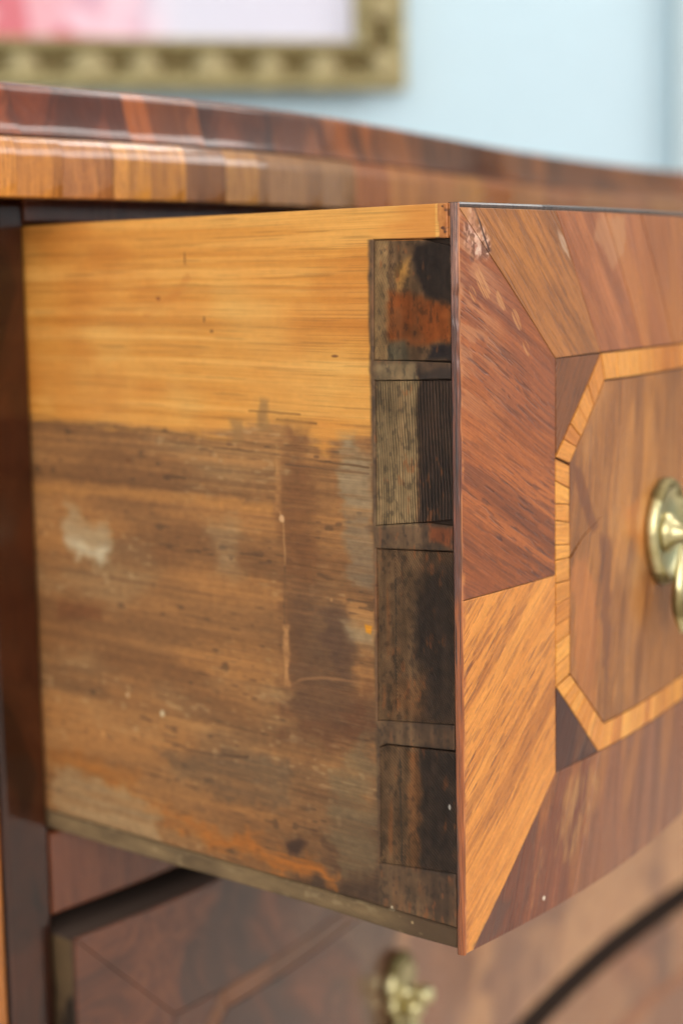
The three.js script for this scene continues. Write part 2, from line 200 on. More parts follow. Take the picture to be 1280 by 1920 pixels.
const sideTex = paint(1152, 1206, SIDE_W, SIDE_H, SIDE_D0, 0, sideColor);

// ---------------------------------------------------------------- front profile of the chest: how far the front falls back along x
const GP = [[-0.05, 0], [0, 0], [0.05, -0.0024], [0.1, -0.0095], [0.16, -0.0243], [0.263, -0.057], [0.36, -0.088], [0.5, -0.121], [0.62, -0.138], [0.71, -0.142]];
const GW = 1.42;
function g(x) {
  if (x > GW / 2) x = GW - x;
  if (x <= 0) return 0;
  let i = 1; while (i < GP.length - 2 && GP[i + 1][0] < x) i++;
  const [x0, y0] = GP[i], [x1, y1] = GP[i + 1], pm = GP[i - 1], pp = GP[i + 2] ?? [GW - GP[i][0], GP[i][1]];
  const m0 = (y1 - pm[1]) / (x1 - pm[0]), m1 = (pp[1] - y0) / (pp[0] - x0), t = (x - x0) / (x1 - x0), L = x1 - x0;
  return (2 * t ** 3 - 3 * t * t + 1) * y0 + (t ** 3 - 2 * t * t + t) * L * m0 + (-2 * t ** 3 + 3 * t * t) * y1 + (t ** 3 - t * t) * L * m1;
}
const dg = (x) => (g(x + 0.001) - g(x - 0.001)) / 0.002;

// ---------------------------------------------------------------- the open drawer's veneered front: pieces as [x, h]
const HT = 0.2;
const FP = {
  border_a: { p: [[0.0011, 0.0014], [0.0466, 0.0421], [0.0462, 0.1031], [0.0011, 0.1036]], ang: -27, A: [174, 101, 54], B: [122, 66, 37], pore: [84, 50, 42], pores: 1.0, mauve: 1 },
  border_b: { p: [[0.0011, 0.1036], [0.0462, 0.1031], [0.0461, 0.1603], [0.0044, 0.2004], [0.0011, 0.2004]], ang: 41, A: [222, 152, 76], B: [190, 118, 56], pore: [120, 70, 44], pores: 0.8 },
  border_c: { p: [[0.0011, 0.0014], [0.0470, 0.0014], [0.0737, 0.0416], [0.0466, 0.0421]], ang: -44, A: [180, 117, 62], B: [128, 80, 44], pore: [98, 62, 48], pores: 0.55 },
  border_d: { p: [[0.0470, 0.0014], [0.0764, 0.0014], [0.1050, 0.0416], [0.0737, 0.0416]], ang: -50, A: [176, 110, 68], B: [140, 82, 50], pore: [120, 72, 52], pores: 0.35 },
  border_e: { p: [[0.0764, 0.0014], [0.1027, 0.0014], [0.1340, 0.0416], [0.1050, 0.0416]], ang: -60, A: [178, 112, 72], B: [144, 86, 54], pore: [120, 76, 58], pores: 0.3 },
  border_f: { p: [[0.1027, 0.0014], [0.1700, 0.0014], [0.1700, 0.0416], [0.1340, 0.0416]], ang: -66, A: [178, 114, 72], B: [146, 88, 54], pore: [120, 76, 58], pores: 0.3 },
  border_g: { p: [[0.0044, 0.2004], [0.0461, 0.1603], [0.0724, 0.1606], [0.0560, 0.2004]], ang: 72, A: [140, 82, 56], B: [100, 56, 42], pore: [84, 54, 48], pores: 0.7 },
  border_h: { p: [[0.0560, 0.2004], [0.0724, 0.1606], [0.1700, 0.1606], [0.1700, 0.2004]], ang: 78, A: [152, 98, 68], B: [118, 72, 52], pore: [100, 66, 56], pores: 0.5 },
  corner_a: { p: [[0.0466, 0.0421], [0.0735, 0.0419], [0.0468, 0.0689]], ang: 58, A: [110, 62, 42], B: [76, 42, 32], pore: [52, 32, 28], pores: 0.7 },
  corner_b: { p: [[0.0464, 0.1352], [0.0722, 0.1603], [0.0461, 0.1603]], ang: 60, A: [86, 50, 40], B: [62, 36, 32], pore: [54, 34, 34], pores: 0.4 },
  panel_a: { p: [[0.0546, 0.0722], [0.0764, 0.0501], [0.1700, 0.0501], [0.1700, 0.1524], [0.0760, 0.1524], [0.0547, 0.1332], [0.0545, 0.1000], [0.0620, 0.0946], [0.0790, 0.0880], [0.0624, 0.0942], [0.0545, 0.0990]], ang: 82, A: [184, 124, 68], B: [130, 82, 46], pore: [96, 60, 44], pores: 0.5, flame: 1 },
};
const stringing = [];                               // pale crossbanded line: quads along the octagon
{
  const line = (o0, o1, i0, i1, n, cut) => { for (let k = 0; k < n; k++) { const j = (q) => (q === 0 || q === n) ? q / n : (q + (rnd() - 0.5) * 0.35) / n; cut.push(j(k)); } cut.push(1); const L = (a, b, t) => [a[0] + (b[0] - a[0]) * t, a[1] + (b[1] - a[1]) * t]; for (let k = 0; k < n; k++) { const t0 = cut[k], t1 = cut[k + 1], s = (rnd() - 0.5) * 0.3 / n; const u0 = k ? clamp(t0 + cut.s) : 0, u1 = k < n - 1 ? clamp(t1 + s) : 1; cut.s = s; stringing.push([L(o0, o1, t0), L(o0, o1, t1), L(i0, i1, u1), L(i0, i1, u0)]); } };
  line([0.0464, 0.0700], [0.0464, 0.1352], [0.0543, 0.0728], [0.0544, 0.1330], 11, []);
  line([0.0740, 0.0419], [0.0466, 0.0697], [0.0763, 0.0498], [0.0545, 0.0721], 6, []);
  line([0.0741, 0.0419], [0.1700, 0.0419], [0.0765, 0.0498], [0.1700, 0.0498], 10, []);
  line([0.0466, 0.1355], [0.0724, 0.1604], [0.0547, 0.1334], [0.0760, 0.1526], 7, []);
  line([0.0726, 0.1604], [0.1700, 0.1604], [0.0762, 0.1526], [0.1700, 0.1526], 12, []);
}
const FEAT = {pink: [[0.0041, 0.001],[0.0072, 0.0009],[0.0119, 0.0063],[0.0143, 0.0118],[0.0118, 0.0145],[0.0058, 0.0155],[0.0039, 0.0111]], chip1: [[0.0086, 0.0173],[0.0118, 0.018],[0.0149, 0.0236],[0.0124, 0.0239],[0.0093, 0.0207]], chip2: [[0.0249, 0.0287],[0.027, 0.0292],[0.0295, 0.0327],[0.0269, 0.0326]], chip3: [[0.0225, 0.0125],[0.0256, 0.0139],[0.0268, 0.0167],[0.0243, 0.0153]], patchA: [[0.0482, 0.0066],[0.0527, 0.0095],[0.0546, 0.0154],[0.0527, 0.0139],[0.0495, 0.0103]], patchB: [[0.0712, 0.0026],[0.089, 0.0022],[0.0909, 0.0124],[0.0818, 0.0178],[0.0764, 0.0124],[0.0695, 0.0094]], scrat: [[0.0521, 0.1629],[0.0695, 0.1632],[0.0731, 0.1723],[0.0606, 0.1885],[0.0459, 0.1907],[0.0445, 0.1839]], scrat2: [[0.0361, 0.1817],[0.0403, 0.1812],[0.0346, 0.1969],[0.0305, 0.1957]], spot: [[0.0382, 0.1945],[0.0408, 0.1953],[0.0407, 0.1967],[0.0382, 0.196]], darkmitre: [[0.0042, 0.2],[0.0158, 0.1899],[0.0238, 0.1906],[0.0184, 0.1975],[0.008, 0.2004]], cstreak: [[0.0558, 0.0725],[0.0608, 0.0745],[0.0723, 0.0922],[0.0677, 0.094],[0.0608, 0.0838]], cstreak2: [[0.073, 0.0947],[0.0802, 0.0972],[0.0803, 0.1247],[0.0775, 0.1503],[0.0749, 0.127]], corange: [[0.0895, 0.0903],[0.1036, 0.0871],[0.1088, 0.0995],[0.1064, 0.1075],[0.0952, 0.0992]], cl: [[0.0557, 0.1001],[0.066, 0.1],[0.0731, 0.1186],[0.0695, 0.1469],[0.0573, 0.1332]]};
const frontSpecs = [
  ['corange', [196, 116, 48], 0.5, 0.003, 0.002, 0.3], ['cl', [196, 122, 70], 0.5, 0.002, 0.002, 0.4], ['cstreak', [112, 68, 48], 0.75, 0.001, 0.0008, 0.3], ['cstreak2', [112, 70, 52], 0.7, 0.0012, 0.001, 0.4],
  ['patchB', [184, 136, 100], 0.55, 0.0012, 0.0014, 0.4], ['patchA', [190, 164, 146], 0.75, 0.0006, 0.0008, 0.4], ['chip3', [176, 118, 78], 0.5, 0.001, 0.001, 0.6],
  ['darkmitre', [88, 64, 58], 0.7, 0.0012, 0.001, 0.3],
].map((s) => ({ p: FEAT[s[0]], b: bbox(FEAT[s[0]]), c: s[1], a: s[2], soft: s[3], warp: s[4], g: s[5] }));
const scrat = ['scrat', 'scrat2'].map((k) => ({ p: FEAT[k], b: bbox(FEAT[k]) }));
function walnut(q, x, h, off) {                     // colour, height of one piece; grain runs at q.ang
  const a = q.ang * Math.PI / 180, y = -h, ca = Math.cos(a), sa = Math.sin(a);
  let u = x * ca + y * sa + off, v = -x * sa + y * ca + off * 1.7;
  v += 0.0028 * (fbm(u * 24 + off, v * 40, 2) - 0.5) + (q.flame ? 0.012 * (fbm(u * 16, v * 22 + 4, 3) - 0.5) : 0);
  const band = fbm(u * 9, v * 150, 3), fine = vn(u * 130, v * 3600), mid = fbm(u * 40, v * 750, 3), cloud = fbm(u * 36 + 3, v * 52 + 9, 3);
  let c = mix3(q.B, q.A, clamp(-0.3 + 0.75 * band + 0.6 * mid + 0.35 * cloud + 0.2 * (fine - 0.5)));
  const dark = sst(0.56, 0.70, fbm(u * 15 + 40, v * 260 + 11, 3)) * 0.45;
  c = mix3(c, mix3(q.B, q.pore, 0.6), dark * (0.5 + 0.5 * q.pores));
  if (q.flame) { c = mix3(c, [112, 68, 40], 0.6 * sst(0.48, 0.66, fbm(u * 17 + 31, v * 60, 4))); c = mix3(c, [206, 146, 84], 0.5 * sst(0.5, 0.68, fbm(u * 20 + 91, v * 52 + 7, 4))); c = mix3(c, [92, 58, 48], 0.5 * sst(0.6, 0.7, fbm(u * 10 + 191, v * 130 + 7, 3))); }
  const zone = sst(0.34, 0.56, fbm(u * 20 + 70, v * 60, 2));
  const pore = sst(0.60, 0.74, 0.6 * vn(u * 120 + 13, v * 1500) + 0.4 * vn(u * 300, v * 2600)) * (0.35 + 0.65 * zone) * q.pores;
  const hair = sst(0.68, 0.80, vn(u * 190 + 53, v * 3300)) * q.pores * (0.5 + 0.5 * zone);
  c = mix3(c, [200, 132, 60], 0.3 * sst(0.48, 0.68, fbm(u * 22 + 17, v * 70 + 3, 3)) * (q.ang === 0 || q.mauve ? 0 : 1)); if (q.mauve) c = mix3(c, [130, 76, 58], 0.3 * sst(0.5, 0.7, fbm(u * 26 + 117, v * 60 + 33, 3)));
  c = mix3(c, q.pore, clamp(0.45 * pore + 0.5 * hair)); { const k = 1 + 0.09 * (fine - 0.5) + 0.07 * (vn(x * 1500, h * 1500) - 0.5); c = c.map((z) => z * k); }
  return { c, height: 0.6 + 0.18 * (fine - 0.5) + 0.2 * (mid - 0.5) - 0.45 * pore, u, v };
}
const FW = 0.17, FH = 0.2015;
const frontPieces = Object.values(FP).map((q, i) => ({ ...q, b: bbox(q.p), off: 0.37 * (i + 1) }));
const strBox = stringing.map((p) => ({ p, b: bbox(p), tone: rnd(), ang: Math.atan2(-(p[3][1] - p[0][1]), p[3][0] - p[0][0]) * 180 / Math.PI }));
function frontColor(x, h) {
  let q = frontPieces.find((k) => x >= k.b[0] && x <= k.b[2] && h >= k.b[1] && h <= k.b[3] && inside(k.p, x, h)), off, tone = 0;
  const nx = (fbm(x * 210, h * 260, 3) - 0.5) * 3.2, ny = (fbm(x * 190 + 40, h * 220 + 9, 3) - 0.5) * 3.2;
  if (!q) {
    const s = strBox.find((k) => x >= k.b[0] && x <= k.b[2] && h >= k.b[1] && h <= k.b[3] && inside(k.p, x, h));
    if (s) { q = { ang: s.ang + 4, A: mix3([238, 176, 88], [210, 136, 62], s.tone), B: mix3([214, 142, 62], [172, 100, 42], s.tone), pore: [140, 84, 40], pores: 0.4 }; off = s.tone * 3; tone = 1; } else { q = frontPieces[0]; off = 0.1; }
  } else off = q.off;
  const w = walnut(q, x, h, off);
  let col = w.c, height = w.height, rough = 0.30 + 0.12 * fbm(x * 60, h * 60, 3) + 0.1 * (fbm(w.u * 40, w.v * 400, 2) - 0.5);
  if (!tone) {
    const st = fbm(w.u * 60, w.v * 900, 3);
    const before = col;
    for (const s of frontSpecs) col = layer(col, s, x, h, st, nx, ny);
    const ch = Math.abs(col[0] - before[0]) / 80; rough += 0.35 * clamp(ch); 
    for (const s of scrat) if (x > s.b[0] - 0.003 && x < s.b[2] + 0.003 && h > s.b[1] - 0.003 && h < s.b[3] + 0.003) { const m = sst(0.001, -0.003, sdPoly(s.p, x + nx * 0.002, h + ny * 0.002)); const k = sst(0.50, 0.64, fbm(w.u * 110, w.v * 1700, 3)); col = mix3(col, [186, 142, 92], 0.7 * m * k); rough += 0.2 * m * k; }
    // torn splinters along the grain and the crumbled corner
    for (const [cx, ch2, L, Wd] of [[0.0112, 0.0212, 0.0062, 0.0028], [0.0268, 0.0308, 0.0045, 0.0018], [0.0195, 0.0255, 0.004, 0.002], [0.0068, 0.0235, 0.003, 0.0015], [0.0315, 0.0385, 0.0035, 0.0014]]) {
      const a = -52 * Math.PI / 180, dx = x - cx, dy = -(h - ch2), u = dx * Math.cos(a) + dy * Math.sin(a), v = -dx * Math.sin(a) + dy * Math.cos(a);
      if (Math.abs(u) < L * 1.3 && Math.abs(v) < Wd * 1.3) { const e = 1 - Math.hypot(u / L, v / Wd) + 0.6 * (fbm(u * 120 + 7, v * 1500, 3) - 0.5), k = sst(0.15, 0.4, e) * sst(0.38, 0.5, fbm(u * 90 + cx * 900, v * 1900, 2)); col = mix3(col, mix3([176, 122, 78], [226, 182, 128], vn(v * 2600, u * 100)), 0.62 * k); rough += 0.35 * k; height += 0.3 * k * (vn(v * 2600, u * 100) - 0.7); }
    }
    if (x < 0.019 && h < 0.021) {
      const e = sst(0.0012, -0.0016, sdPoly(FEAT.pink, x + nx * 0.0016, h + ny * 0.0018)), cr = fbm(x * 700, h * 560, 4), fl = fbm(x * 380 + 9, h * 330, 3);
      let b = mix3([164, 114, 96], [216, 178, 162], sst(0.35, 0.65, fl)); b = mix3(b, [92, 56, 42], sst(0.50, 0.36, cr) * 0.8); b = mix3(b, [226, 206, 190], 0.7 * sst(0.62, 0.72, cr));
      col = mix3(col, b, 0.88 * e); rough += 0.25 * e; height += e * (cr - 0.55);
      const ck = segDist([[0.0072, 0.001], [0.0098, 0.0045], [0.0118, 0.0085], [0.0142, 0.0125]], x, h); col = mix3(col, [60, 34, 26], 0.85 * sst(0.0005, 0.00015, ck)); height -= 0.4 * sst(0.0005, 0.00015, ck);
    }
    col = mix3(col, [236, 228, 212], 0.95 * sst(0.00085, 0.00045, Math.hypot(x - 0.0395, h - 0.1958)));
    // rubbed and chipped left arris
    const ed = sst(0.0030, 0.0012, x + nx * 0.0004); col = mix3(col, mix3([206, 136, 78], [150, 86, 56], vn(h * 900, 3)), 0.75 * ed * sst(0.35, 0.6, fbm(h * 160, x * 300, 3)));
    const worn = sst(0.08, 0.02, h) * sst(0.03, 0.006, x) * sst(0.45, 0.62, fbm(w.u * 90 + 8, w.v * 420, 4)); col = mix3(col, [196, 146, 112], 0.45 * worn); rough += 0.25 * worn;
  }
  return [col[0], col[1], col[2], height, clamp(rough, 0.2, 0.9)];
}
const frontTex = paint(1020, 1209, FW, FH, 0, 0, frontColor);

// general walnut, tinted by each material; grain along u, in metres
const wtile = paint(640, 640, 0.24, 0.24, 0, 0, (x, y) => { const w = walnut({ ang: 0, A: [242, 236, 228], B: [188, 172, 160], pore: [120, 104, 98], pores: 0.6 }, x, y, 0.5); return [...w.c, w.height, 0.3 + 0.12 * fbm(x * 50, y * 50, 3)]; }, THREE.MirroredRepeatWrapping);
// big swirling figure for the closed drawers, light from the right painted in as paler tan
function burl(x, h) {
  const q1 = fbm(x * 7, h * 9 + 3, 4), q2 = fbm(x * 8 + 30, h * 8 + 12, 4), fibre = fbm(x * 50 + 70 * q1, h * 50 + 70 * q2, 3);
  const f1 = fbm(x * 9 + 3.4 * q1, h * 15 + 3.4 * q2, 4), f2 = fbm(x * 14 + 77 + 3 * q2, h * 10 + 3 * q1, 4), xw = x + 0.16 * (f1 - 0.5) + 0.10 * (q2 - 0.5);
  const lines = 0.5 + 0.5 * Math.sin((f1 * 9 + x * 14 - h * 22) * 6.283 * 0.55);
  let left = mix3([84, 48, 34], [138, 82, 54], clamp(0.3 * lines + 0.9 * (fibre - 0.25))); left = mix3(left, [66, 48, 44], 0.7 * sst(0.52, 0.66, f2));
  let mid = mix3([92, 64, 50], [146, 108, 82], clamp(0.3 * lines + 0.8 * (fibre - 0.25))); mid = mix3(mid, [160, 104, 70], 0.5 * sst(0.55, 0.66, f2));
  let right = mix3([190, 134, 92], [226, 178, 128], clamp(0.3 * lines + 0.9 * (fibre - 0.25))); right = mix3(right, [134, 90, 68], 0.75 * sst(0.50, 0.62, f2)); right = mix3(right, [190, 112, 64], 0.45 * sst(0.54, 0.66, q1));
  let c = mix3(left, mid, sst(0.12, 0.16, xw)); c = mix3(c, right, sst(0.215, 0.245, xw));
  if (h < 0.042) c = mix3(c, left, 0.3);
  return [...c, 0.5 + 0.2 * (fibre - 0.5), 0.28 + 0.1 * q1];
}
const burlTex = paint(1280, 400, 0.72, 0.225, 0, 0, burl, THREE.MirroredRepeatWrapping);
const pineTile = paint(384, 384, 0.2, 0.2, 0, 0, (d, h) => { const k = fbm(d * 8, h * 420, 3); return [...mix3([176, 116, 58], [214, 158, 92], k), 0.5 + 0.3 * (k - 0.5), 0.6]; }, THREE.MirroredRepeatWrapping);
const greyWood = paint(256, 512, 0.05, 0.2, 0, 0, (d, h) => { const k = fbm(d * 300, h * 40, 4), b = fbm(d * 200 + 4, h * 160, 3); let c = mix3([58, 43, 29], [118, 92, 62], k); c = mix3(c, [40, 29, 21], sst(0.5, 0.68, b)); return [...c, k, 0.75]; }, THREE.MirroredRepeatWrapping);

const M = {
  side: woodMat(sideTex, { bump: 0.00035, spec: 0.5 }), joint: woodMat(sideTex, { bump: 0.00045, spec: 0.22 }),
  front: woodMat(frontTex, { bump: 0.00035, coat: 0.32, coatRough: 0.14, spec: 0.42, tint: new THREE.Color(0.90, 0.85, 0.79) }),
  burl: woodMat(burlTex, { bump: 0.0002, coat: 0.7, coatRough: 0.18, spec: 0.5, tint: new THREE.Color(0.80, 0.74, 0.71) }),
  pine: woodMat(pineTile, { bump: 0.0003 }), grey: woodMat(greyWood, { bump: 0.0006, spec: 0.4 }),
  dark: null, doorWood: woodMat(wtile, { tint: new THREE.Color(0x421a0c), coat: 0.4, spec: 0.4, coatRough: 0.25, bump: 0.0003 }),
  void: new THREE.MeshStandardMaterial({ color: 0x3d2a1e, roughness: 0.9 }),
  brass: null,
};
const mottleTile = paint(512, 512, 0.24, 0.24, 0, 0, (x, y) => { const q = fbm(x * 30, y * 22, 3), m = fbm(x * 26 + 3 * q, y * 60 + 2 * q, 4), f = fbm(x * 60 + 20 * q, y * 420, 3), k = clamp(-0.35 + 1.1 * m + 0.5 * f); let c = mix3([150, 130, 120], [246, 236, 222], k); c = mix3(c, [255, 220, 180], 0.4 * sst(0.55, 0.68, fbm(x * 34 + 70, y * 50, 3))); c = mix3(c, [100, 82, 76], 0.5 * sst(0.56, 0.68, fbm(x * 24 + 170, y * 60 + 2 * q, 4))); return [...c, f, 0.3 + 0.12 * m]; }, THREE.MirroredRepeatWrapping);
const mottled = {};
const mottleTint = (hex) => mottled[hex] ??= woodMat(mottleTile, { tint: new THREE.Color(hex), coat: 0.8, coatRough: 0.08, bump: 0.00015, spec: 0.4 });
const tinted = {};
const walnutTint = (hex) => tinted[hex] ??= woodMat(wtile, { tint: new THREE.Color(hex), coat: 0.8, coatRough: 0.07, bump: 0.00015, spec: 0.4 });
const brassTex = paint(256, 256, 0.04, 0.04, 0, 0, (x, y) => { const a = fbm(x * 160, y * 160, 4), b = sst(0.56, 0.7, fbm(x * 90 + 9, y * 90, 4)); return [...mix3(mix3([212, 202, 160], [178, 164, 116], a), [112, 96, 60], b * 0.75), a, 0.28 + 0.2 * a + 0.25 * b]; }, THREE.MirroredRepeatWrapping);
M.dark = mottleTint(0x46220f);
M.brass = new THREE.MeshStandardMaterial({ map: brassTex.map, bumpMap: brassTex.aux, bumpScale: 0.0002, roughnessMap: brassTex.aux, roughness: 1, metalness: 1 });

// ---------------------------------------------------------------- geometry helpers
const used = {};
const numbered = (n) => { used[n] = (used[n] ?? -1) + 1; return used[n] ? `${n}_${String(used[n]).padStart(3, '0')}` : n; };
function mesh(name, geo, mat, parent) { const m = new THREE.Mesh(geo, mat); m.name = numbered(name); m.castShadow = m.receiveShadow = true; parent.add(m); return m; }
function struct(name, geo, mat) { const m = mesh(name, geo, mat, scene); m.userData.kind = 'structure'; return m; }
function build(tris, nrm, uvs) { const b = new THREE.BufferGeometry(); b.setAttribute('position', new THREE.Float32BufferAttribute(tris, 3)); b.setAttribute('normal', new THREE.Float32BufferAttribute(nrm, 3)); b.setAttribute('uv', new THREE.Float32BufferAttribute(uvs, 2)); return b; }
const area2 = (p) => p.reduce((s, a, i) => { const b = p[(i + 1) % p.length]; return s + a[0] * b[1] - b[0] * a[1]; }, 0);
function inset(p, k) {                              // moves every edge inwards by k; p counter-clockwise in x, y-up
  const n = p.length, out = [];
  for (let i = 0; i < n; i++) {
    const a = p[(i + n - 1) % n], b = p[i], c = p[(i + 1) % n];
    const e1 = [b[0] - a[0], b[1] - a[1]], e2 = [c[0] - b[0], c[1] - b[1]], l1 = Math.hypot(...e1), l2 = Math.hypot(...e2);
    const n1 = [-e1[1] / l1, e1[0] / l1], n2 = [-e2[1] / l2, e2[0] / l2], m = [n1[0] + n2[0], n1[1] + n2[1]], d = Math.max(0.35, (m[0] * m[0] + m[1] * m[1]) / 2);
    out.push([b[0] + m[0] * k / d, b[1] + m[1] * k / d]);
  }
  return out;
}
function clipX(p, x0, x1) {
  const half = (q, keep, at) => { const o = []; for (let i = 0; i < q.length; i++) { const a = q[i], b = q[(i + 1) % q.length], ka = keep(a[0]), kb = keep(b[0]); if (ka) o.push(a); if (ka !== kb) { const t = (at - a[0]) / (b[0] - a[0]); o.push([at, a[1] + (b[1] - a[1]) * t]); } } return o; };
  const r = half(p, (x) => x >= x0, x0); return r.length ? half(r, (x) => x <= x1, x1) : r;
}
// a veneer piece: polygon [x, h], lying on the profile z0 + g(x), raised by top, with chamfered rim
function veneer(poly, { z0 = 0, top = 0, thick = 0.0014, gap = 0.00012, bev = 0.00022, uv } = {}) {
  let p = poly.map(([x, h]) => [x, -h]); if (area2(p) < 0) p = p.reverse();
  const outer = inset(p, gap), inner = inset(p, gap + bev), P = [], N = [], U = [], zf = (x) => z0 + g(x);
  const push = (x, y, dz, n) => { P.push(x, y, zf(x) + dz); N.push(...n); U.push(...uv(x, -y)); };
  const nf = (x) => { const s = dg(x), l = Math.hypot(s, 1); return [-s / l, 0, 1 / l]; };
  const xs = bbox(inner), step = 0.012;
  for (let a = Math.floor(xs[0] / step) * step; a < xs[2]; a += step) {
    const c = clipX(inner, a, a + step); if (c.length < 3) continue;
    const v2 = c.map((q) => new THREE.Vector2(q[0], q[1]));
    for (const t of THREE.ShapeUtils.triangulateShape(v2, [])) { let tri = t.map((i) => c[i]); if (area2(tri) < 0) tri = tri.reverse(); for (const q of tri) push(q[0], q[1], top, nf(q[0])); }
  }
  const n = p.length;
  for (let i = 0; i < n; i++) {
    const j = (i + 1) % n, L = Math.abs(outer[j][0] - outer[i][0]), m = Math.max(1, Math.ceil(L / step)), ex = outer[j][0] - outer[i][0], ey = outer[j][1] - outer[i][1], l = Math.hypot(ex, ey) || 1, on = [ey / l, -ex / l, 0], bn = [on[0] * 0.7, on[1] * 0.7, 0.7];
    const lerp = (q, r, t) => [q[0] + (r[0] - q[0]) * t, q[1] + (r[1] - q[1]) * t];
    for (let k = 0; k < m; k++) {
      const a0 = lerp(inner[i], inner[j], k / m), a1 = lerp(inner[i], inner[j], (k + 1) / m), b0 = lerp(outer[i], outer[j], k / m), b1 = lerp(outer[i], outer[j], (k + 1) / m);
      const quad = (q0, d0, q1, d1, r0, r1, nn) => { push(q0[0], q0[1], d0, nn); push(r0[0], r0[1], d1, nn); push(r1[0], r1[1], d1, nn); push(q0[0], q0[1], d0, nn); push(r1[0], r1[1], d1, nn); push(q1[0], q1[1], d0, nn); };
      quad(a0, top, a1, top - bev, b0, b1, bn); quad(b0, top - bev, b1, top - thick, b0, b1, on);
    }
  }
  return build(P, N, U);
}
const frontUV = (x, h) => [x / FW, 1 - h / FH];
const grainUV = (deg, ox = 0, oy = 0) => { const a = deg * Math.PI / 180, c = Math.cos(a), s = Math.sin(a); return (x, h) => [(x * c - h * s) / 0.24 + ox, (-x * s - h * c) / 0.24 + oy]; };
// a plate lying in the plane x = const of the drawer side: polygon [d, h] -> thick along +x
function sidePlate(poly, x0, thick, bev = 0.0003) {
  let p = poly.map(([d, h]) => [-d, -h]); if (area2(p) < 0) p = p.reverse();
  const inner = inset(p, bev), P = [], N = [], U = [];
  const push = (z, y, x, n) => { P.push(x, y, z); N.push(...n); U.push((-z - SIDE_D0) / SIDE_W, 1 + y / SIDE_H); };
  for (const t of THREE.ShapeUtils.triangulateShape(inner.map((q) => new THREE.Vector2(...q)), [])) { let tri = t.map((i) => inner[i]); if (area2(tri) < 0) tri = tri.reverse(); for (const q of tri) push(q[0], q[1], x0, [-1, 0, 0]); }
  for (let i = 0; i < p.length; i++) {
    const j = (i + 1) % p.length, ez = p[j][0] - p[i][0], ey = p[j][1] - p[i][1], l = Math.hypot(ez, ey), on = [0, -ez / l, ey / l], bn = [-0.7, on[1] * 0.7, on[2] * 0.7];
    const quad = (q0, q1, xa, r0, r1, xb, n) => { push(q0[0], q0[1], xa, n); push(r0[0], r0[1], xb, n); push(r1[0], r1[1], xb, n); push(q0[0], q0[1], xa, n); push(r1[0], r1[1], xb, n); push(q1[0], q1[1], xa, n); };
    quad(inner[i], inner[j], x0, p[i], p[j], x0 + bev, bn); quad(p[i], p[j], x0 + bev, p[i], p[j], x0 + thick, on);
  }
  return build(P, N, U);
}
function box(x0, y0, z0, x1, y1, z1, r = 0.0008) { const w = x1 - x0, h = y1 - y0, d = z1 - z0, q = new RoundedBoxGeometry(w, h, d, 2, Math.min(r, w / 3, h / 3, d / 3)); q.translate((x0 + x1) / 2, (y0 + y1) / 2, (z0 + z1) / 2); const p = q.attributes.position, n = q.attributes.normal, u = q.attributes.uv; for (let i = 0; i < p.count; i++) { const ax = Math.abs(n.getX(i)), ay = Math.abs(n.getY(i)), az = Math.abs(n.getZ(i)); if (az >= ax && az >= ay) u.setXY(i, p.getY(i) / 0.24, p.getX(i) / 0.24); else if (ax >= ay) u.setXY(i, p.getY(i) / 0.24, p.getZ(i) / 0.24); else u.setXY(i, p.getX(i) / 0.24, p.getZ(i) / 0.24); } return q; }
// a board whose front follows the profile: x0..x1, y0..y1, front z0 + g, back at depth
function curvedBoard(x0, x1, y0, y1, z0, depth, round = 0.001, n = 60) {
  const prof = [[y0, -depth], [y0, -round], [y0 + round * 0.3, -round * 0.3], [y0 + round, 0], [y1 - round, 0], [y1 - round * 0.3, -round * 0.3], [y1, -round], [y1, -depth]], P = [], N = [], U = [];
  const pt = (i, k) => { const x = x0 + (x1 - x0) * i / n; return [x, prof[k][0], z0 + g(x) + prof[k][1]]; };
  const tri = (a, b, c) => { const e = new THREE.Vector3(b[0] - a[0], b[1] - a[1], b[2] - a[2]).cross(new THREE.Vector3(c[0] - a[0], c[1] - a[1], c[2] - a[2])).normalize(); for (const q of [a, b, c]) { P.push(...q); N.push(e.x, e.y, e.z); U.push(q[1] / 0.24, q[0] / 0.24); } };
  for (let i = 0; i < n; i++) for (let k = 0; k < prof.length; k++) { const m = (k + 1) % prof.length, a = pt(i, k), b = pt(i + 1, k), c = pt(i + 1, m), d = pt(i, m); tri(a, b, c); tri(a, c, d); }
  for (const e of [0, n]) for (let k = 1; k + 1 < prof.length; k++) e ? tri(pt(e, 0), pt(e, k), pt(e, k + 1)) : tri(pt(e, 0), pt(e, k + 1), pt(e, k));
  return build(P, N, U);
}

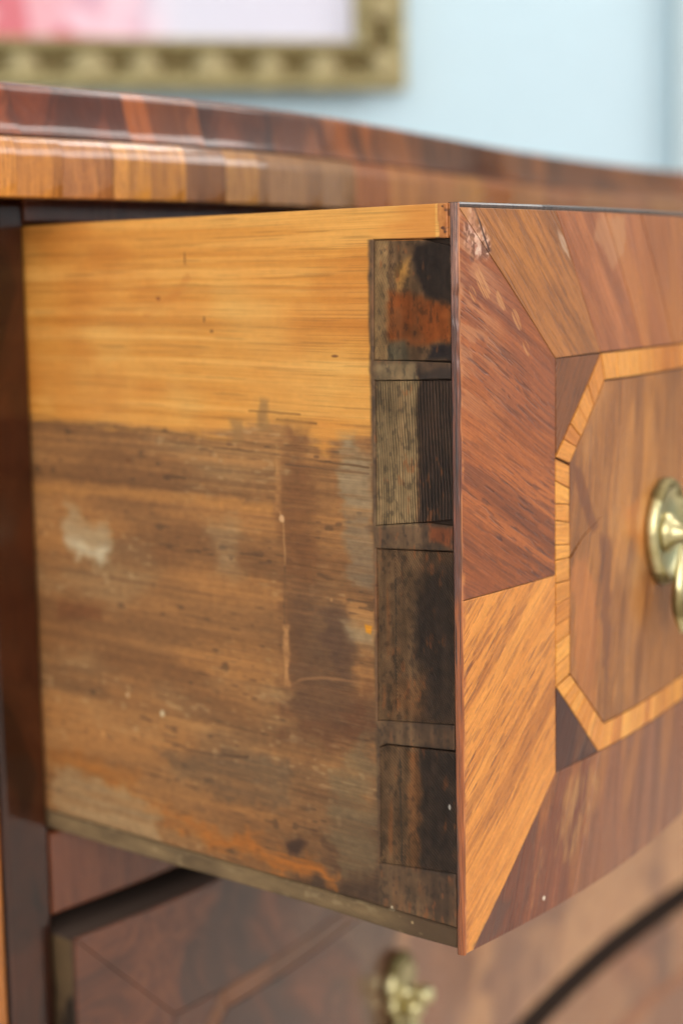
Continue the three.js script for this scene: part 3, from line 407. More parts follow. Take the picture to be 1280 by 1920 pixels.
// ---------------------------------------------------------------- the chest of drawers
const chest = new THREE.Group(); chest.name = 'chest_of_drawers'; scene.add(chest);
chest.userData = { label: 'old walnut chest of drawers with serpentine front and one drawer pulled out', category: 'chest of drawers' };
const Z = -0.1742, CD = 0.62, XL = -0.0196, XR = GW + 0.0196;
const Y = (y) => TOP + y;
{
  mesh('corner_post', box(XL + 0.0005, Y(-0.655), Z - 0.03, -0.0007, Y(0.0076), Z, 0.0022), M.dark, chest);
  mesh('corner_post', box(GW + 0.0007, Y(-0.655), Z - 0.03, XR - 0.0005, Y(0.0076), Z, 0.003), M.dark, chest);
  const sideMat = walnutTint(0xc98038);
  mesh('side_panel', box(XL - 0.004, Y(-0.655), Z - CD, XL, Y(0.0064), Z - 0.0015, 0.001), sideMat, chest);
  mesh('side_panel', box(XR, Y(-0.655), Z - CD, XR + 0.004, Y(0.0064), Z - 0.0015, 0.001), sideMat, chest);
  mesh('back_panel', box(XL, Y(-0.655), Z - CD - 0.01, XR, Y(0.006), Z - CD - 0.001), M.pine, chest);
  mesh('runner_board', box(-0.0188, Y(-0.64), Z - CD + 0.002, -0.0062, Y(0.005), Z - 0.032), M.void, chest);
  const railMat = walnutTint(0x7a4630);
  mesh('rail', curvedBoard(-0.0004, GW + 0.0004, Y(-0.2297), Y(-0.2012), Z, 0.10), railMat, chest);
  mesh('rail', curvedBoard(-0.0004, GW + 0.0004, Y(-0.434), Y(-0.418), Z - 0.016, 0.10), railMat, chest);
  mesh('rail', curvedBoard(-0.0004, GW + 0.0004, Y(0.0008), Y(0.0086), Z, 0.03, 0.0006), railMat, chest);
  mesh('base_board', curvedBoard(-0.0004, GW + 0.0004, Y(-0.68), Y(-0.6385), Z + 0.004, 0.12), railMat, chest);
  for (const [x, z] of [[0.03, Z - 0.06], [GW - 0.03, Z - 0.06], [0.03, Z - CD + 0.06], [GW - 0.03, Z - CD + 0.06]]) {
    const f = mesh('foot', new THREE.LatheGeometry([[0, 0], [0.022, 0], [0.03, 0.006], [0.042, 0.045], [0.046, 0.075], [0.038, 0.105], [0.026, 0.118], [0.03, 0.128], [0.03, 0.1395]].map((q) => new THREE.Vector2(...q)), 28), railMat, chest); f.position.set(x, 0, z);
  }
}
// tabletop: slab with moulded edge of separate veneer strips
{
  const ZT = -0.143, yb = 0.0066;
  const sh = new THREE.Shape(), n = 80, XA = -0.052, XB = GW + 0.052, back = -(Z - CD - 0.02);
  sh.moveTo(XA + 0.012, back); for (let i = 0; i <= n; i++) { const x = XA + 0.012 + (XB - XA - 0.024) * i / n; sh.lineTo(x, -(ZT - 0.0118 + g(x))); } sh.lineTo(XB - 0.012, back);
  const slab = new THREE.ExtrudeGeometry(sh, { depth: 0.0335, bevelEnabled: false }); slab.rotateX(-Math.PI / 2); slab.translate(0, Y(yb + 0.001), 0);
  { const u = slab.attributes.uv, p = slab.attributes.position; for (let i = 0; i < u.count; i++) u.setXY(i, p.getX(i) / 0.24, p.getZ(i) / 0.24); }
  const top = mesh('tabletop', slab, walnutTint(0x8a5030), chest);
  const fascia = [[-0.0115, 0.0002], [-0.0008, 0.0000], [0, 0.0006], [0, 0.0118], [-0.0001, 0.0130], [-0.0005, 0.0146], [-0.0011, 0.0160], [-0.0018, 0.0171], [-0.0026, 0.0178], [-0.0034, 0.0182], [-0.0115, 0.0183]];
  const crown = [[-0.0115, 0.0183], [-0.0036, 0.0184], [-0.0042, 0.0192], [-0.0046, 0.0206], [-0.0048, 0.0224], [-0.0049, 0.0250], [-0.0049, 0.0276], [-0.0048, 0.0300], [-0.0047, 0.0316], [-0.0049, 0.0326], [-0.0056, 0.0335], [-0.0070, 0.0341], [-0.0120, 0.0346], [-0.0230, 0.0347]];
  const sweep = (prof, x0, x1, lean, sd) => {
    const m = Math.max(2, Math.ceil((x1 - x0) / 0.012)), rows = [];
    const wv = (x, k) => 0.00012 * (vn(x * 160 + sd, k) - 0.5);
    for (let i = 0; i <= m; i++) rows.push(prof.map(([o, y], k) => { const x = x0 + (x1 - x0) * i / m + lean * (y - prof[0][1]), s = dg(x), l = Math.hypot(s, 1), e = 0; const oo = o - e + wv(x, k); return [x - s / l * oo * 0.4, Y(yb + y), ZT + g(x) + oo]; }));
    const P = [], N = [], U = [], nor = rows.map((r) => r.map(() => new THREE.Vector3()));
    const v = (q) => new THREE.Vector3(...q), face = [];
    for (let i = 0; i < m; i++) for (let k = 0; k + 1 < prof.length; k++) face.push([[i, k], [i + 1, k], [i + 1, k + 1]], [[i, k], [i + 1, k + 1], [i, k + 1]]);
    for (const f of face) { const [a, b, c] = f.map(([i, k]) => v(rows[i][k])), e = b.sub(a).cross(c.sub(a)); for (const [i, k] of f) nor[i][k].add(e); }
    let acc = [0]; for (let k = 1; k < prof.length; k++) acc[k] = acc[k - 1] + Math.hypot(prof[k][0] - prof[k - 1][0], prof[k][1] - prof[k - 1][1]);
    for (const f of face) for (const [i, k] of f) { P.push(...rows[i][k]); const q = nor[i][k].clone().normalize(); N.push(q.x, q.y, q.z); U.push(acc[k] / 0.24 + sd, (x0 + (x1 - x0) * i / m) / 0.24 + sd * 0.3); }
    return build(P, N, U);
  };
  const strip = (prof, cuts, cols, lean, name) => { const tint = name === 'edge_strip' ? walnutTint : mottleTint; for (let i = 0; i + 1 < cuts.length; i++) mesh(name, sweep(prof, cuts[i] + ((name === 'edge_strip' && (i === 3 || i === 0)) ? 0.0003 : 0), cuts[i + 1], lean, i * 1.37 + 0.2), tint(cols[i % cols.length]), top); };
  mesh('moulding_core', sweep([[-0.0115, 0.0012], [-0.0014, 0.0012], [-0.0012, 0.0126], [-0.0030, 0.0165], [-0.0052, 0.0170], [-0.0064, 0.0276], [-0.0064, 0.0322], [-0.0120, 0.0334]], -0.0515, GW + 0.0515, 0, 0.4), M.void, top);
  strip(fascia, [-0.052, -0.0275, -0.0101, 0.0100, 0.0262, 0.0425, 0.0628, 0.0806, 0.0867, 0.122, 0.1484, 0.1794, 0.215, 0.249, 0.2860, 0.3229, 0.37, 0.42, 0.47, 0.52, 0.5651, 0.62, 0.68, 0.74, 0.82, 0.9, 0.98, 1.06, 1.14, 1.22, 1.3, 1.38, GW + 0.052],
    [0xd08c40, 0xcb883e, 0xbe7f46, 0xd69442, 0xd08e3e, 0x925e30, 0xbc8648, 0x946638, 0xa97a4c, 0xa67a50, 0xb87242, 0xc28042, 0xb87840, 0xc68a46, 0xb87440, 0xb97e48, 0xa86c40, 0xb07848, 0xa87048, 0xb07c4c, 0xa8744c], 0.02, 'edge_strip');
  strip(crown, [-0.052, -0.0215, 0.0227, 0.0576, 0.0979, 0.1300, 0.1653, 0.224, 0.30, 0.3833, 0.48, 0.5953, 0.70, 0.82, 0.95, 1.1, 1.25, GW + 0.052],
    [0x8a4722, 0x7e3f1c, 0xb4682c, 0x7c4628, 0x96582e, 0xa4602e, 0xac662c, 0x965a32, 0x986036, 0x945c36, 0x9a6238], -0.28, 'moulding_strip');
  // the ends of the top
  for (const s of [0, 1]) { const e = box(s ? XB - 0.012 : XA, Y(yb), Z - CD - 0.02, s ? XB : XA + 0.012, Y(yb + 0.0345), ZT - 0.012, 0.003); mesh('end_moulding', e, walnutTint(0xbe7c40), top); }
}

// handles: sub-parts of their drawer
const noUVscale = (geo, k) => { const u = geo.attributes.uv, p = geo.attributes.position; for (let i = 0; i < u.count; i++) u.setXY(i, p.getX(i) * 25, p.getY(i) * 25 + p.getZ(i) * 9); return geo; };
function place(geo, drawer, name, x, h, out) {
  const m = mesh(name, noUVscale(geo), M.brass, drawer), a = Math.atan(-dg(x)), l = Math.hypot(dg(x), 1);
  m.position.set(x - dg(x) / l * out, -h, g(x) + out / l); m.rotation.y = a; return m;
}
function postGeo(len, knob) {
  const pr = [[0, 0], [0.0062, 0], [0.0064, 0.001], [0.0048, 0.0026], [0.0031, 0.0042], [0.0028, len * 0.55], [0.0034, len * 0.66]];
  const c = len - knob; for (let i = 0; i <= 12; i++) { const a = -1.05 + (Math.PI / 2 + 1.05) * i / 12; pr.push([Math.max(0, knob * Math.cos(a)), c + knob * Math.sin(a)]); }
  const l = new THREE.LatheGeometry(pr.map((q) => new THREE.Vector2(...q)), 28); l.rotateX(Math.PI / 2); return l;
}
function dropGeo(len, w, thick) {                   // flattened pendant hanging from its eye at the origin
  const pr = []; for (let i = 0; i <= 22; i++) { const t = i / 22; pr.push([Math.max(1e-5, w / 2 * Math.pow(Math.sin(Math.PI * clamp(0.06 + 0.94 * t)), 0.75) * (0.5 + 0.62 * t)), -len * (t - 0.03)]); }
  pr[22][0] = 1e-5; const l = new THREE.LatheGeometry(pr.reverse().map((q) => new THREE.Vector2(...q)), 30); l.scale(1, 1, thick / w);
  return l;
}
function ovalHandle(drawer, x, h) {
  const pr = [[0.0001, 0.0016], [0.006, 0.0014], [0.0105, 0.0016], [0.0128, 0.0024], [0.0144, 0.0034], [0.0158, 0.0036], [0.0168, 0.0031], [0.0174, 0.0022], [0.0175, 0.0010], [0.0172, 0]];
  const pl = new THREE.LatheGeometry(pr.reverse().map((q) => new THREE.Vector2(...q)), 64); pl.rotateX(Math.PI / 2);
  { const p = pl.attributes.position; for (let i = 0; i < p.count; i++) { const y = p.getY(i) / 0.0175; p.setX(i, p.getX(i) * (0.92 - 0.12 * Math.max(0, -y))); p.setY(i, p.getY(i) * 0.985); } pl.computeVertexNormals(); }
  place(pl, drawer, 'handle_plate', x, h, 0.0002);
  place(postGeo(0.0150, 0.0042), drawer, 'handle_post', x + 0.001, h + 0.0006, 0.0014);
  place(dropGeo(0.0290, 0.0150, 0.0075), drawer, 'handle_pull', x - 0.0012, h + 0.0046, 0.0074);
}
function waistedHandle(drawer, x, h) {
  const L = [[0, 18], [5, 17.3], [10, 13], [13.4, 6.5], [13.6, 2], [11, -0.5], [12.6, -4], [11, -7.5], [7, -10.5], [6.6, -14], [9, -17], [13, -20], [14.5, -24], [12.5, -28], [8.5, -29.5], [5.5, -32], [0, -35]];
  const pts = [...L, ...L.slice(1, -1).reverse().map(([a, b]) => [-a, b])].map(([a, b]) => new THREE.Vector2(a / 1000, b / 1000));
  const sh = new THREE.Shape(new THREE.SplineCurve([...pts, pts[0]]).getPoints(120));
  const e = new THREE.ExtrudeGeometry(sh, { depth: 0.0012, bevelEnabled: true, bevelThickness: 0.0022, bevelSize: 0.0024, bevelOffset: -0.0024, bevelSegments: 5, curveSegments: 2 }); e.translate(0, 0, 0.0022);
  place(e, drawer, 'handle_plate', x, h, 0.0002);
  place(postGeo(0.0160, 0.0046), drawer, 'handle_post', x, h, 0.003);
  const d = dropGeo(0.034, 0.0115, 0.007); const eye = new THREE.SphereGeometry(0.0048, 20, 14); eye.translate(0, -0.001, 0);
  place(mergeGeometries([d, eye]), drawer, 'handle_pull', x, h + 0.0056, 0.0095);
}

// ---- the pulled-out drawer
{
  const LEN = 0.56, FB = 0.0275;                    // depth of the drawer, thickness of its front board
  const W = GW - 0.001;
  const core = mergeGeometries([
    curvedBoard(0.0022, W - 0.0022, -0.1995, -0.0016, -0.0012, FB - 0.0012, 0.0004, 60),
    box(0.0145, -0.1994, -LEN, W - 0.001, -0.1935, -0.17), box(W - 0.016, -0.193, -LEN, W, -0.001, -0.03), box(0.0162, -0.193, -LEN, W - 0.0162, -0.004, -LEN + 0.012),
  ]);
  const dr = mesh('drawer', core, M.void, chest); dr.position.set(0, Y(0), 0);
  dr.userData.label = 'pulled-out top drawer with worn pine side and inlaid walnut front';
  const P1 = SIDE.pin1, P2 = SIDE.pin2, P3 = SIDE.pin3, P4 = SIDE.pin4;
  // side board: its tails run between the pins to the front
  const tail = [[LEN, 0.0006], [0.0030, 0.0003], [0.0030, 0.0091], [0.0116, 0.0091], [0.0281, 0.0089], [0.0287, 0.04095], [0.0150, 0.0409], [0.0025, 0.0412], [0.0025, 0.0453], [0.0284, 0.0463], [0.02885, 0.08575], [0.0112, 0.0836], [0.0025, 0.0838], [0.0025, 0.0904], [0.02885, 0.092], [0.02935, 0.14005], [0.0025, 0.13725], [0.0025, 0.1441], [0.0264, 0.1462], [0.0288, 0.1475], [0.02935, 0.18075], [0.0025, 0.17825], [0.0025, 0.1932], [LEN, 0.1934]];
  mesh('side_board', sidePlate(tail, 0, 0.0155), M.side, dr);
  const pin = (p, x) => mesh('dovetail_pin', sidePlate(p, x, 0.014, 0.00014), M.joint, dr);
  const F = 0.0023;
  pin([[F, 0.0112], [0.0095, 0.0097], [0.0118, 0.0093], [0.0280, 0.0091], [0.0285, 0.0408], [F, 0.0406]], 0.00025);
  pin([[F, 0.0457], [0.0282, 0.0465], [0.0287, 0.0856], [0.0112, 0.0833], [F, 0.0820]], 0.0002);
  pin([[F, 0.0908], [0.0287, 0.0922], [0.0292, 0.1399], [F, 0.1371]], 0.0003);
  pin([[F, 0.1446], [0.0262, 0.14655], [0.0287, 0.1477], [0.0292, 0.1806], [F, 0.1781]], 0.00022);
  // end of the front board's core at the top and the lipping that closes the veneered front
  mesh('bottom_board', (() => { const q = sidePlate([[LEN, 0.1938], [0.0024, 0.1936], [0.0024, 0.1992], [0.02, 0.1996], [0.06, 0.1990], [0.12, 0.1997], [LEN, 0.1995]], 0.0003, 0.014, 0.0005); return q; })(), M.side, dr);
  mesh('end_block', sidePlate([[0.00295, 0.0004], [F, 0.0004], [F, 0.0088], [0.00295, 0.0088]], 0.0003, 0.012, 0.0003), M.side, dr);
  // rounded lipping at the arris
  {
    const P = [], N = [], U = [], prof = []; prof.push([0.0034, -0.0022]); prof.push([0.0002, -0.0022]); prof.push([0.0000, -0.0018]); prof.push([0.00005, -0.0011]);
    for (let i = 0; i <= 5; i++) { const a = Math.PI - (Math.PI / 2) * i / 5; prof.push([0.0009 + 0.0008 * Math.cos(a), -0.0009 + 0.0009 * Math.sin(a)]); } prof.push([0.0013, 0.00001]);
    const rows = [], n = 150;
    for (let j = 0; j <= n; j++) { const h = 0.0003 + 0.2003 * j / n, a = 0.0005 * (fbm(h * 90, 3, 3) - 0.5), b = 0.00032 * (fbm(h * 320, 8, 2) - 0.5), chip = 0.0006 * sst(0.62, 0.75, vn(h * 260, 5)) * sst(0.06, 0.02, h); rows.push(prof.map(([x, z], k) => { const w = k > 2 && k < 9 ? 1 : 0; return [x + w * (b + 0.7 * chip), -h, z - w * (a * 0.4 + b + chip)]; })); }
    const nor = rows.map((r) => r.map(() => new THREE.Vector3())), face = [];
    for (let j = 0; j < n; j++) for (let k = 0; k + 1 < prof.length; k++) face.push([[j, k], [j + 1, k], [j + 1, k + 1]], [[j, k], [j + 1, k + 1], [j, k + 1]]);
    for (const f of face) { const [a, b, c] = f.map(([i, k]) => new THREE.Vector3(...rows[i][k])), e = b.sub(a).cross(c.sub(a)).negate(); for (const [i, k] of f) nor[i][k].add(e); }
    for (const f of face) for (const [i, k] of [f[0], f[2], f[1]]) { P.push(...rows[i][k]); let q = nor[i][k].clone().normalize(); q.negate(); q.negate(); N.push(q.x, q.y, q.z); const along = clamp((k - 1) / 8); U.push(0.05 + 0.9 * along, 1 - i / n); }
    const lipTex = paint(96, 768, 1, 0.2, 0, 0, (a, h) => {
      const nn = fbm(a * 9, h * 150, 4), bl = fbm(a * 2 + 5, h * 60, 3); let c = mix3(mix3([66, 37, 26], [128, 66, 40], nn), mix3([98, 46, 20], [170, 90, 36], clamp(nn * 0.8 + 0.25 * bl)), sst(0.1, 0.106, h + 0.004 * (bl - 0.5))); c = mix3(c, mix3([112, 66, 50], [190, 140, 118], fbm(a * 14, h * 700, 3)), sst(0.030, 0.012, h + 0.02 * (bl - 0.5)) * 0.8);
      c = mix3(c, [206, 130, 70], 0.7 * sst(0.86, 0.97, a + 0.16 * (nn - 0.5)) * sst(0.40, 0.56, bl + (h > 0.1 ? 0.08 : 0)));
      c = mix3(c, [40, 24, 20], 0.7 * sst(0.52, 0.72, fbm(a * 9 + 40, h * 46, 3)) * (h < 0.12 ? 1 : 0.5)); c = mix3(c, [38, 26, 22], 0.7 * sst(0.16, 0.02, a + 0.4 * (fbm(a * 3 + 9, h * 130, 3) - 0.5)) * sst(0.012, 0.03, h));
      return [...c, nn, 0.32 + 0.2 * bl];
    });
    mesh('edge_strip', build(P, N, U), woodMat(lipTex, { bump: 0.0003, coat: 0.4, coatRough: 0.25 }), dr);
  }
  // top edge of the veneered front
  mesh('edge_strip', curvedBoard(0.0014, W - 0.002, -0.0015, -0.0001, -0.0001, 0.0036, 0.0005, 110), walnutTint(0x54403a), dr);
  for (const q of Object.values(FP)) mesh('veneer_panel', veneer(q.p, { top: (rnd() - 0.5) * 0.00012, uv: frontUV, gap: 0.0001, bev: 0.00014 }), M.front, dr);
  for (const p of stringing) mesh('stringing_piece', veneer(p, { top: (rnd() - 0.4) * 0.0002, uv: frontUV, gap: 0.00013, bev: 0.00014 }), M.front, dr);
  const rest = [[[[0.17, 0.0014], [W - 0.002, 0.0014], [W - 0.002, 0.0416], [0.17, 0.0416]], -70, 0xb87c50], [[[0.17, 0.1606], [W - 0.002, 0.1606], [W - 0.002, 0.2], [0.17, 0.2]], 75, 0x9c6446], [[[0.17, 0.0501], [W - 0.05, 0.0501], [W - 0.05, 0.1524], [0.17, 0.1524]], 85, 0xb47c4c], [[[0.17, 0.0419], [W - 0.05, 0.0419], [W - 0.05, 0.0498], [0.17, 0.0498]], 90, 0xe0a050], [[[0.17, 0.1526], [W - 0.05, 0.1526], [W - 0.05, 0.1604], [0.17, 0.1604]], 90, 0xe0a050], [[[W - 0.05, 0.0419], [W - 0.002, 0.0419], [W - 0.002, 0.1604], [W - 0.05, 0.1604]], 30, 0xb87c50]];
  for (const [p, a, c] of rest) mesh('veneer_panel', veneer(p, { uv: grainUV(a, 0.3, 0.6) }), walnutTint(c), dr);
  ovalHandle(dr, 0.1222, 0.1005); ovalHandle(dr, GW - 0.1238, 0.1005);
}
// ---- closed drawers below
function closedDrawer(yTop, H, label, sd) {
  const W = GW - 0.001, core = curvedBoard(0.0012, W - 0.0012, -H, 0, -0.0012, 0.03, 0.0006, 60);
  const dr = mesh('drawer', core, M.void, chest); dr.position.set(0, Y(yTop), Z + 0.009); dr.userData.label = label;
  mesh('side_board', box(0.001, -H, -0.3, 0.012, -0.0005, -0.0016, 0.0012), M.grey, dr);
  const uvb = () => (x, h) => [(x + sd) / 0.72, 1 - h / 0.225];
  const b = 0.042, e = 0.0466, hb = H - 0.04, k = 0.027;
  const V = (p, mat, uv) => mesh('veneer_panel', veneer(p, { uv, top: (rnd() - 0.5) * 0.0001, bev: 0.0002 }), mat, dr);
  const S = (p) => mesh('stringing_piece', veneer(p, { uv: grainUV(10, rnd(), rnd()), top: (rnd() - 0.4) * 0.0001, gap: 0.00005 }), walnutTint([0x80502f, 0x885533, 0x784a2c][Math.floor(rnd() * 3)]), dr);
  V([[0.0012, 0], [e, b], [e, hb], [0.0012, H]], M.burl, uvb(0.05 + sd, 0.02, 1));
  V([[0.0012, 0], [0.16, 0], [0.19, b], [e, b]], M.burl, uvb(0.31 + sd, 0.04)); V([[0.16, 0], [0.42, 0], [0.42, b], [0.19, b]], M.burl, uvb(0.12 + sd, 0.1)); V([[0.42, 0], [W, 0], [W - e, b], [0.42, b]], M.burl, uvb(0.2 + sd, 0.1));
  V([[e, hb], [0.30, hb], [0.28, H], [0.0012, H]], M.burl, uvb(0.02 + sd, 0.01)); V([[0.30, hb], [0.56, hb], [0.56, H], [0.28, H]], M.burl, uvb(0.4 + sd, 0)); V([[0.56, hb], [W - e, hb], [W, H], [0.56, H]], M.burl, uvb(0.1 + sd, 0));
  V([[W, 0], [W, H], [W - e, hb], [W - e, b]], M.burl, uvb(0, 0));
  V([[e, b], [e + k, b], [e, b + k]], walnutTint(0x6a4232), grainUV(58)); V([[e, hb - k], [e + k, hb], [e, hb]], walnutTint(0x6a4232), grainUV(58));
  const t = 0.008, n = 8;
  for (let i = 0; i < 5; i++) { const q = (u, s) => [e + k * u + s * 0.0024, b + k * (1 - u) + s * 0.0078 - 0]; S([q(i / 5, 0), q((i + 1) / 5, 0), q((i + 1) / 5, 1), q(i / 5, 1)].map(([x, h]) => [x, h])); }
  for (let i = 0; i < n; i++) { const a = e + k + 0.0005 + i * 0.03, c = a + 0.03; S([[a, b], [c, b], [c, b + t], [a + (i ? 0 : 0.0022), b + t]]); }
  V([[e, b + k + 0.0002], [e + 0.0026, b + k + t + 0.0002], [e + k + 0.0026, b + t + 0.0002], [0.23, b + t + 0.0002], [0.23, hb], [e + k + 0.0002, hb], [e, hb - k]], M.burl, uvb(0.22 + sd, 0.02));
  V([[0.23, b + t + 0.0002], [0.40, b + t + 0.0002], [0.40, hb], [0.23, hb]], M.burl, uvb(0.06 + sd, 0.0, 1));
  V([[e + k + 0.0005 + n * 0.03, b], [W - e, b], [W - e, b + t], [e + k + 0.0005 + n * 0.03, b + t]], walnutTint(0xb87442), grainUV(90));
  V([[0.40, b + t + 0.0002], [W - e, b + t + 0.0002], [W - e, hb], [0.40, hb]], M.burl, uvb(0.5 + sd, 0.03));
  waistedHandle(dr, 0.2125, 0.0965); waistedHandle(dr, GW - 0.2125, 0.0965);
  return dr;
}
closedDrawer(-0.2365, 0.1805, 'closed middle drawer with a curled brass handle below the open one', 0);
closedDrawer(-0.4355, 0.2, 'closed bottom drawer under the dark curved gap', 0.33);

// ---------------------------------------------------------------- the gilt framed picture on the wall
const pic = new THREE.Group(); pic.name = 'framed_picture'; scene.add(pic);
pic.userData = { label: 'framed pink and white picture with beaded gilt frame on the pale blue wall', category: 'picture' };
pic.rotation.y = ROOM_TURN;
{
  const R0 = 0.0695, B0 = 0.1785, RW = 0.0560, BW = 0.0515, WID = 0.60, HEI = 0.52;
  pic.position.copy(room(R0, Y(B0), 0.022));        // lower right outer corner; local x to the left is negative
  const gilt = paint(256, 256, 0.1, 0.1, 0, 0, (x, y) => { const a = fbm(x * 90, y * 90, 4), b = fbm(x * 30 + 8, y * 30, 3); return [...mix3([122, 108, 70], [196, 180, 130], clamp(a * 0.9 + 0.15 * b)), a, 0.42 + 0.2 * b]; }, THREE.MirroredRepeatWrapping);
  const gm = woodMat(gilt, { bump: 0.0015 }); gm.metalness = 0.35;
  const bead = woodMat(gilt, { bump: 0.001, tint: new THREE.Color(1.3, 1.3, 1.5) }); bead.metalness = 0.3;
  const recess = woodMat(gilt, { bump: 0.001, tint: new THREE.Color(0.55, 0.5, 0.42) });
  // rail profile: w from the outer edge inwards, d forward
  const prof = [[0, 0], [0, 0.020], [0.001, 0.0225], [0.004, 0.024], [0.010, 0.0235], [0.012, 0.021], [0.014, 0.014], [0.018, 0.0105], [0.030, 0.0105], [0.036, 0.013], [0.039, 0.020], [0.041, 0.0245], [0.044, 0.026], [0.047, 0.0255], [0.049, 0.023], [0.0500, 0.014], [0.0515, 0.012], [0.0515, 0]];
  const rail = (x0, y0, ux, uy, ix, iy, len, sc) => { // along u, inwards i, mitred at both ends
    const P = [], N = [], U = [], pt = (e, k) => { const w = prof[k][0] * sc, a = e ? len - w : w; return new THREE.Vector3(x0 + ux * a + ix * w, y0 + uy * a + iy * w, prof[k][1]); };
    for (let k = 0; k + 1 < prof.length; k++) { const a = pt(0, k), b = pt(1, k), c = pt(1, k + 1), d = pt(0, k + 1), n = b.clone().sub(a).cross(d.clone().sub(a)).normalize(); if (n.z < -0.01 || (Math.abs(n.z) < 0.01 && (n.x * ix + n.y * iy) * (k < 3 ? 1 : -1) > 0)) n.negate(); for (const q of [a, b, c, a, c, d]) { P.push(q.x, q.y, q.z); N.push(n.x, n.y, n.z); U.push((q.x + q.z) * 10, (q.y + q.z) * 10); } }
    return build(P, N, U);
  };
  const bottom = mesh('frame_rail', rail(-WID, 0, 1, 0, 0, 1, WID, 1), gm, pic);
  const right = mesh('frame_rail', rail(0, 0, 0, 1, -1, 0, HEI, 1.085), gm, pic);
  mesh('frame_rail', rail(-WID, HEI, 1, 0, 0, -1, WID, 1), gm, pic); mesh('frame_rail', rail(-WID, 0, 0, 1, 1, 0, HEI, 1.085), gm, pic);
  const hollow = new THREE.MeshStandardMaterial({ map: gilt.map, color: 0xa4956c, roughness: 0.6, metalness: 0.3 });
  { const q = new THREE.BoxGeometry(WID - 0.05, 0.0255, 0.001); q.translate(-WID / 2, 0.0255, 0.0112); mesh('hollow_band', q, hollow, bottom); const v = new THREE.BoxGeometry(0.0265, HEI - 0.05, 0.001); v.translate(-0.0275, HEI / 2, 0.0114); mesh('hollow_band', v, hollow, right); }
  const bs = [-0.0903, -0.1481, -0.2085, -0.2780, -0.3347, -0.4020, -0.460, -0.520];
  bs.forEach((x, i) => {
    const s = new THREE.SphereGeometry(1, 24, 16), w = [0.0185, 0.0155, 0.0205, 0.0165, 0.021, 0.0175, 0.018, 0.017][i]; const p = s.attributes.position;
    for (let j = 0; j < p.count; j++) { const y = p.getY(j); p.setX(j, p.getX(j) * (1 - 0.22 * y)); } s.scale(w, 0.0150, 0.0125); s.computeVertexNormals();
    const m = mesh('bead', s, bead, bottom); m.position.set(x + 0.0005, 0.0235, 0.0125);
  });
  for (let i = 0; i < 7; i++) { const s = new THREE.SphereGeometry(1, 24, 16); s.scale(0.0135, 0.018, 0.0115); const m = mesh('bead', s, bead, right); m.position.set(-0.0245, 0.085 + i * 0.058, 0.0125); }
  for (const sx of [0]) { const s = new THREE.SphereGeometry(1, 24, 16); s.scale(0.0155, 0.017, 0.012); const m = mesh('bead', s, bead, right); m.position.set(-0.0225, 0.0255, 0.0125); }
  const art = paint(384, 320, WID, HEI, -WID, 0, (x, y) => {
    const yy = HEI - y, n = fbm(x * 18 + 5, y * 18, 4), n2 = fbm(x * 30 + 50, y * 30, 3);
    let c = [214, 210, 225];
    c = mix3(c, [226, 150, 168], 0.8 * sst(-0.235, -0.31, x + 0.05 * (n - 0.5)));
    c = mix3(c, [206, 86, 96], 0.75 * sst(-0.33, -0.40, x + 0.16 * (n - 0.5) + 0.3 * (yy - 0.08)));
    c = mix3(c, [196, 176, 200], 0.8 * sst(0.05, 0.02, Math.hypot(x + 0.335, (yy - 0.10) * 0.8) + 0.03 * (n2 - 0.5)));
    c = mix3(c, [248, 226, 236], 0.5 * sst(0.5, 0.65, n2) * sst(-0.2, -0.28, x));
    return [...c, 0.5, 0.5];
  });
  mesh('picture_print', (() => { const q = new THREE.BoxGeometry(WID - 2 * RW + 0.004, HEI - 2 * BW + 0.004, 0.004); q.translate(-WID / 2, HEI / 2, 0.010); return q; })(), new THREE.MeshStandardMaterial({ map: art.map, roughness: 0.5 }), pic);
}

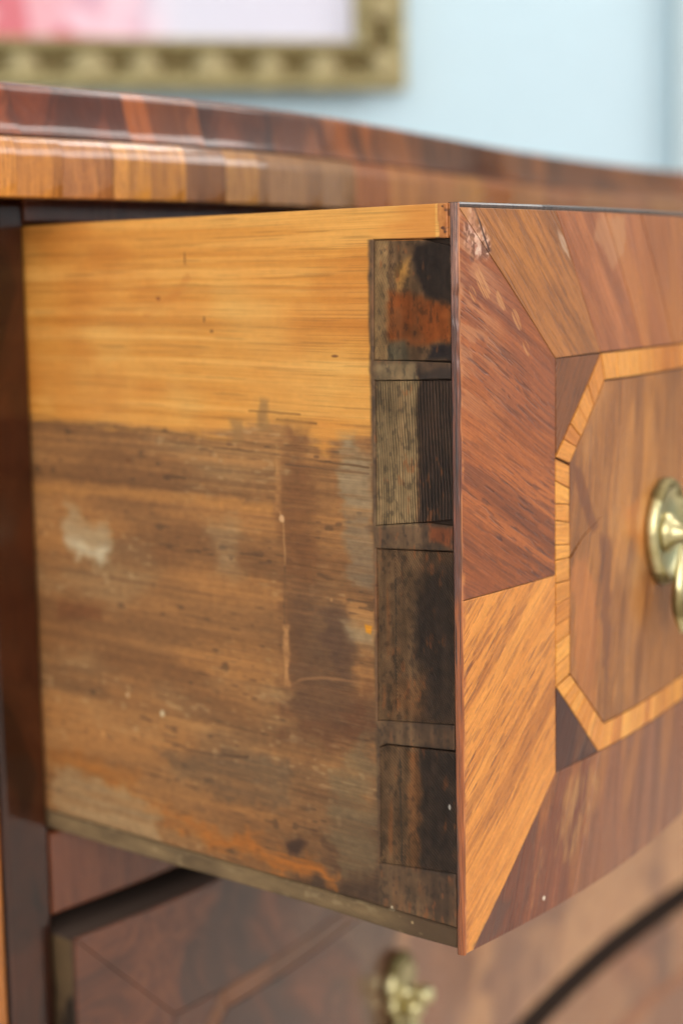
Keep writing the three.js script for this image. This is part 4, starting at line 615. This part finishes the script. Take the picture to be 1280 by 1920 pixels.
// ---------------------------------------------------------------- the setting
{
  const plaster = (c, sd) => { const t = paint(256, 256, 1.2, 1.2, 0, 0, (x, y) => { const n = fbm(x * 9 + sd, y * 9, 4), f = fbm(x * 120, y * 120, 3); return [...c.map((v) => v * (0.985 + 0.03 * n)), f, 0.6]; }, THREE.MirroredRepeatWrapping); t.map.repeat.set(3, 3); return new THREE.MeshStandardMaterial({ map: t.map, roughness: 0.6 }); };
  const blue = plaster([195, 218, 229], 3), white = plaster([236, 235, 230], 8), taupe = plaster([150, 142, 132], 14);
  const panel = (name, w, h, d, s, y, t, mat) => { const m = struct(name, new THREE.BoxGeometry(w, h, d), mat); m.position.copy(room(s, y, t)); m.rotation.y = ROOM_TURN; return m; };
  panel('wall', 3.64, 2.7, 0.1, -1.28, 1.35, -0.05, blue); panel('wall', 1.4, 2.7, 0.1, 2.14, 1.35, -0.05, taupe); panel('wall', 0.9, 0.5, 0.1, 0.99, 2.45, -0.05, taupe);
  panel('side_wall', 0.1, 2.7, 4.2, -2.75, 1.35, 2.1, blue); panel('side_wall', 0.1, 2.7, 4.2, 2.80, 1.35, 2.1, blue);
  panel('front_wall', 5.4, 2.7, 0.1, 0.025, 1.35, 4.25, taupe);
  panel('ceiling', 5.7, 0.1, 4.4, 0.025, 2.75, 2.1, white);
  const ft = paint(512, 512, 1.2, 1.2, 0, 0, (x, y) => { const b = Math.floor(y / 0.15), k = fbm(x * 5 + b * 9, y * 90, 4), e = Math.min(y % 0.15, 0.15 - y % 0.15); let c = mix3([196, 186, 174], [222, 214, 204], clamp(k + 0.25 * (vn(b * 3.7, 2) - 0.5))); return [...mix3([120, 110, 100], c, sst(0.0005, 0.003, e)), k, 0.5]; }, THREE.RepeatWrapping); ft.map.repeat.set(5, 4);
  panel('floor', 5.7, 0.1, 4.4, 0.025, -0.05, 2.1, new THREE.MeshStandardMaterial({ map: ft.map, roughness: 0.45 }));
  // door casing at the right edge of the picture, shade of a turned plane put into its paint
  const casing = new THREE.Group(); casing.name = 'door_casing'; scene.add(casing); casing.userData = { label: 'plain door casing at the right edge of the pale wall, shade painted in as grey-blue', category: 'door casing' };
  casing.position.copy(room(0.386, 0, 0)); casing.rotation.y = ROOM_TURN;
  const cm = plaster([186, 204, 210], 21);
  mesh('casing_board', box(0, 0.001, 0.001, 0.13, 2.2, 0.022, 0.003), cm, casing); mesh('casing_bead', box(0.1305, 0.001, 0.001, 0.15, 2.2, 0.034, 0.006), cm, casing);
  { const door = new THREE.Group(); door.name = 'door'; scene.add(door); door.userData = { label: 'dark brown panelled door beyond the grey-blue casing, right of the picture wall', category: 'door' };
    door.position.copy(room(0.542, 0, -0.04)); door.rotation.y = ROOM_TURN;
    mesh('door_leaf', box(0, 0.002, -0.02, 0.896, 2.19, 0.02, 0.002), M.doorWood, door);
    for (const [a, b, c, d] of [[0.1, 0.2, 0.42, 0.95], [0.48, 0.2, 0.8, 0.95], [0.1, 1.1, 0.42, 2.05], [0.48, 1.1, 0.8, 2.05]]) mesh('door_panel', box(a, b, 0.021, c, d, 0.032, 0.005), M.doorWood, door); }
  // windows behind and beside the camera: they light the scene and are what the polish mirrors
  const fr = new THREE.MeshStandardMaterial({ color: 0xe8e6e0, roughness: 0.5 }), glow = new THREE.MeshStandardMaterial({ color: 0x222222, emissive: DAY, emissiveIntensity: 1.0, roughness: 0.2 });
  { const lamp = new THREE.Group(); lamp.name = 'ceiling_lamp'; scene.add(lamp); lamp.userData = { label: 'square flat white ceiling lamp above the chest', category: 'lamp' };
    lamp.position.copy(room(...LAMP.at)); lamp.rotation.y = ROOM_TURN; const s = LAMP.size / 2;
    mesh('diffuser', box(-s + 0.02, -0.006, -s + 0.02, s - 0.02, 0.006, s - 0.02, 0.002), glow, lamp);
    for (const k of [-1, 1]) { mesh('frame', box(k * s - 0.02, -0.012, -s, k * s + 0.02, 0.034, s, 0.004), fr, lamp); mesh('frame', box(-s + 0.021, -0.012, k * s - 0.02, s - 0.021, 0.034, k * s + 0.02, 0.004), fr, lamp); } }
  WINDOWS.forEach((wd, i) => {
    const wn = new THREE.Group(); wn.name = numbered('window'); scene.add(wn);
    wn.userData = { label: i ? 'tall white framed window in the right wall' : 'wide white framed window opposite the picture wall', category: 'window' };
    wn.position.copy(room(wd.at[0], wd.at[1] - wd.size[1] / 2, wd.at[2])); wn.rotation.y = ROOM_TURN + Math.atan2(wd.face[0], wd.face[1]);
    const [w, h] = wd.size, n = i ? 2 : 3;
    for (let k = 0; k < n; k++) mesh('pane', (() => { const q = new THREE.BoxGeometry(w / n - 0.06, h - 0.1, 0.01); q.translate(-w / 2 + (k + 0.5) * w / n, h / 2, 0); return q; })(), glow, wn);
    for (let k = 0; k <= n; k++) mesh('frame', box(-w / 2 + k * w / n - 0.03, 0, -0.03, -w / 2 + k * w / n + 0.03, h, 0.03, 0.006), fr, wn);
    mesh('frame', box(-w / 2 - 0.031, -0.05, -0.031, w / 2 + 0.031, 0.05, 0.031, 0.006), fr, wn); mesh('frame', box(-w / 2 - 0.031, h - 0.05, -0.031, w / 2 + 0.031, h + 0.05, 0.031, 0.006), fr, wn);
  });
}
renderer.render(scene, camera);
